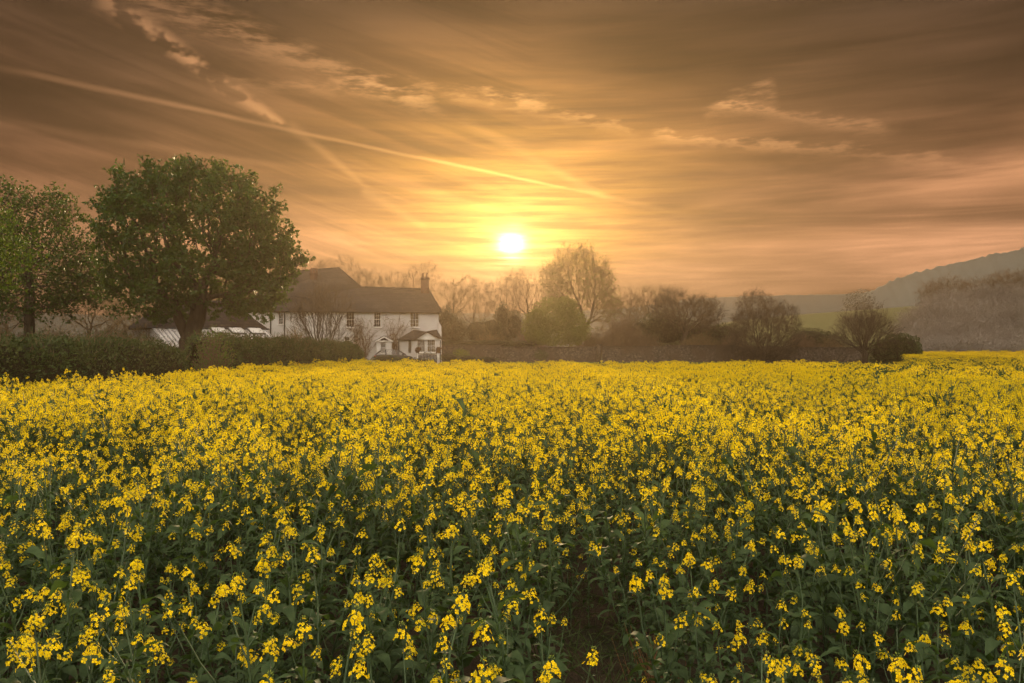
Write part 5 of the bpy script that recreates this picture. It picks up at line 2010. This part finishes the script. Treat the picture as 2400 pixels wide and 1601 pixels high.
rng = rngf(2024)
pts, scl, rot, idx, tier = [], [], [], [], []
near_list = []
for (nm, y0, y1, s) in (('near', 2.15, 7.5, 0.200), ('mid', 7.5, 24.0, 0.185), ('far', 24.0, 102.0, 0.38)):
    p = grid(rng, (lambda y: 0.80 * y + 1.6), y0, y1, s)
    p = p[in_field(p[:, 0], p[:, 1])]
    x, y = p[:, 0], p[:, 1]
    fl = flowery(p)
    tr = track(x, y)
    keep = ~(tr & (rng.random(len(p)) < 0.25))
    p, x, y, fl, tr = p[keep], x[keep], y[keep], fl[keep], tr[keep]
    h = 0.93 + 0.10 * fnoise(p, 0.30, 33, 2) + 0.13 * fnoise(p, 0.75, 37, 2) + 0.10 * rng.normal(size=len(p))
    h *= np.interp(y, [2, 4.5, 8, 60], [0.90, 0.96, 1.0, 1.0])
    h = np.where(tr, h * 0.55, h) * (1 - 0.28 * hollow(p))
    edge = np.clip(1 - (x - hx(y)) / 2.6, 0, 1) * (y > 22) * (y < 62)
    h *= 1 + 0.22 * edge * (0.6 + 0.4 * np.sin(y * 1.3))
    h *= np.interp(y, [0, 14, 26, 60, 80, 112], [1, 1, 0.84, 0.78, 0.92, 1.15])
    thr_ = np.interp(y, [2, 5, 9, 14, 112], [0.70, 0.54, 0.30, 0.12, 0.06])
    sparse = (fl < thr_) | (rng.random(len(p)) < np.interp(y, [2, 5, 9], [0.55, 0.30, 0.06])) | tr
    for i in range(len(p)):
        kk_ = nm + ('sparse' if sparse[i] else '')
        pts.append((x[i], y[i], 0.0)); scl.append(max(0.45, h[i])); rot.append((rng.normal() * 0.15, rng.normal() * 0.15, rng.random() * 6.28)); idx.append(rng.choice(IDX[kk_]))
pts = np.array(pts); scl = np.array(scl); rot = np.array(rot); idx = np.array(idx)

# the plants that show largest: individuals with stem, flower heads and leaves
vis = np.abs(pts[:, 0]) < 0.66 * pts[:, 1] + 0.25
order_ = np.argsort(np.where(vis, np.hypot(pts[:, 0], pts[:, 1]), 1e9))[:260]
RAC_ME = [mb.mesh('flower_head', RM) for mb in RAC[0]]
LEAF_ME = [mb.mesh('leaf', RM, True) for mb in LEAF[0]]
VAR = {}
for lst, vs in ((IDX['near'], NEARV), (IDX['nearsparse'], SPARSE)):
    for i, v in zip(lst, vs):
        stem, heads, big, small = v
        st = MB(); st.join(stem)
        for k_, m_ in small:
            st.join(LEAF[0][k_], m_)
        VAR[i] = (st.mesh('stem', RM), heads, big)
for n_, i in enumerate(order_):
    o = bpy.data.objects.new('rapeseed_plant', None)
    COL.objects.link(o)
    o.empty_display_size = 0.1
    o.location = pts[i]; o.rotation_euler = rot[i]; o.scale = (scl[i],) * 3
    o['label'] = 'yellow flowering rapeseed plant in the nearest rows of the crop'
    o['category'] = 'rapeseed plant'
    o['group'] = 'rapeseed plants in the nearest rows'
    sm, heads, big = VAR[idx[i]]
    c = bpy.data.objects.new('stem', sm); COL.objects.link(c); c.parent = o
    for k_, m_ in heads:
        c = bpy.data.objects.new('flower_head', RAC_ME[k_]); COL.objects.link(c); c.parent = o; c.matrix_local = Matrix(m_.tolist())
    for k_, m_ in big:
        c = bpy.data.objects.new('leaf', LEAF_ME[k_]); COL.objects.link(c); c.parent = o; c.matrix_local = Matrix(m_.tolist())
rest = np.ones(len(pts), bool)
rest[order_] = False


def scatter(name, P_, S_, R_, I_, coll, label, cat):
    me = bpy.data.meshes.new(name)
    me.vertices.add(len(P_))
    me.vertices.foreach_set('co', P_.astype(np.float32).ravel())
    for nm, ty, data, key in (('inst', 'INT', I_.astype(np.int32), 'value'), ('size', 'FLOAT', S_.astype(np.float32), 'value'), ('turn', 'FLOAT_VECTOR', R_.astype(np.float32).ravel(), 'vector')):
        at = me.attributes.new(nm, ty, 'POINT')
        at.data.foreach_set(key, data)
    me.update()
    o = link(name, me)
    ng = bpy.data.node_groups.new(name, 'GeometryNodeTree')
    ng.interface.new_socket('Geometry', in_out='INPUT', socket_type='NodeSocketGeometry')
    ng.interface.new_socket('Geometry', in_out='OUTPUT', socket_type='NodeSocketGeometry')
    N = ng.nodes
    gi, go = N.new('NodeGroupInput'), N.new('NodeGroupOutput')
    ci = N.new('GeometryNodeCollectionInfo')
    ci.inputs['Collection'].default_value = coll
    ci.inputs['Separate Children'].default_value = True
    ci.inputs['Reset Children'].default_value = True
    ip = N.new('GeometryNodeInstanceOnPoints')
    ip.inputs['Pick Instance'].default_value = True

    def attr(nm, dt):
        a = N.new('GeometryNodeInputNamedAttribute')
        a.data_type = dt
        a.inputs['Name'].default_value = nm
        return a.outputs['Attribute']
    L = ng.links
    L.new(gi.outputs[0], ip.inputs['Points'])
    L.new(ci.outputs[0], ip.inputs['Instance'])
    L.new(attr('inst', 'INT'), ip.inputs['Instance Index'])
    e2r = N.new('FunctionNodeEulerToRotation')
    L.new(attr('turn', 'FLOAT_VECTOR'), e2r.inputs[0])
    L.new(e2r.outputs[0], ip.inputs['Rotation'])
    L.new(attr('size', 'FLOAT'), ip.inputs['Scale'])
    L.new(ip.outputs[0], go.inputs[0])
    md = o.modifiers.new('scatter', 'NODES')
    md.node_group = ng
    return tag(o, label, cat, kind='stuff')


scatter('rapeseed_crop', pts[rest], scl[rest], rot[rest], idx[rest], src, 'wide crop of yellow flowering rapeseed reaching back to the wall', 'rapeseed crop')


def trodden_patch():
    rng = rngf(95)
    n = 900
    y = rng.uniform(3.4, 6.4, n)
    x = y * rng.uniform(0.03, 0.17, n)
    P0 = np.column_stack([x, y, np.zeros(n)])
    d = rng.normal(size=(n, 3)); d[:, 2] = np.abs(d[:, 2]) * 0.9 + 0.25
    L_ = 0.08 + 0.16 * rng.random(n)
    mb = MB()
    V, Q = leaf_quads(P0, d, L_, np.full(n, 0.008), rng); mb.add(V, Q)
    tag(mb.build('grass', M['grass']), 'sparse dark grass on the bare patch between the rapeseed', 'grass', kind='stuff')
    bx, by = 0.80, 4.25
    root = thing('dry_stalks', 'clump of dead reddish brown stalks right of the bare patch', 'dead stalks', (bx, by, 0))
    n = 70
    base = np.column_stack([rng.normal(size=(n, 2)) * 0.07, np.zeros(n)])
    d = norm(np.column_stack([-0.30 + rng.normal(size=n) * 0.18, rng.normal(size=n) * 0.2, np.ones(n)]))
    tip_ = base + d * (0.12 + 0.24 * rng.random(n))[:, None]
    mb = MB(); V, Q = seg_tubes(base, tip_, np.full(n, 0.0028), np.full(n, 0.001), 3); mb.add(V, Q)
    mb.build('stalks', M['dry'], root)


trodden_patch()
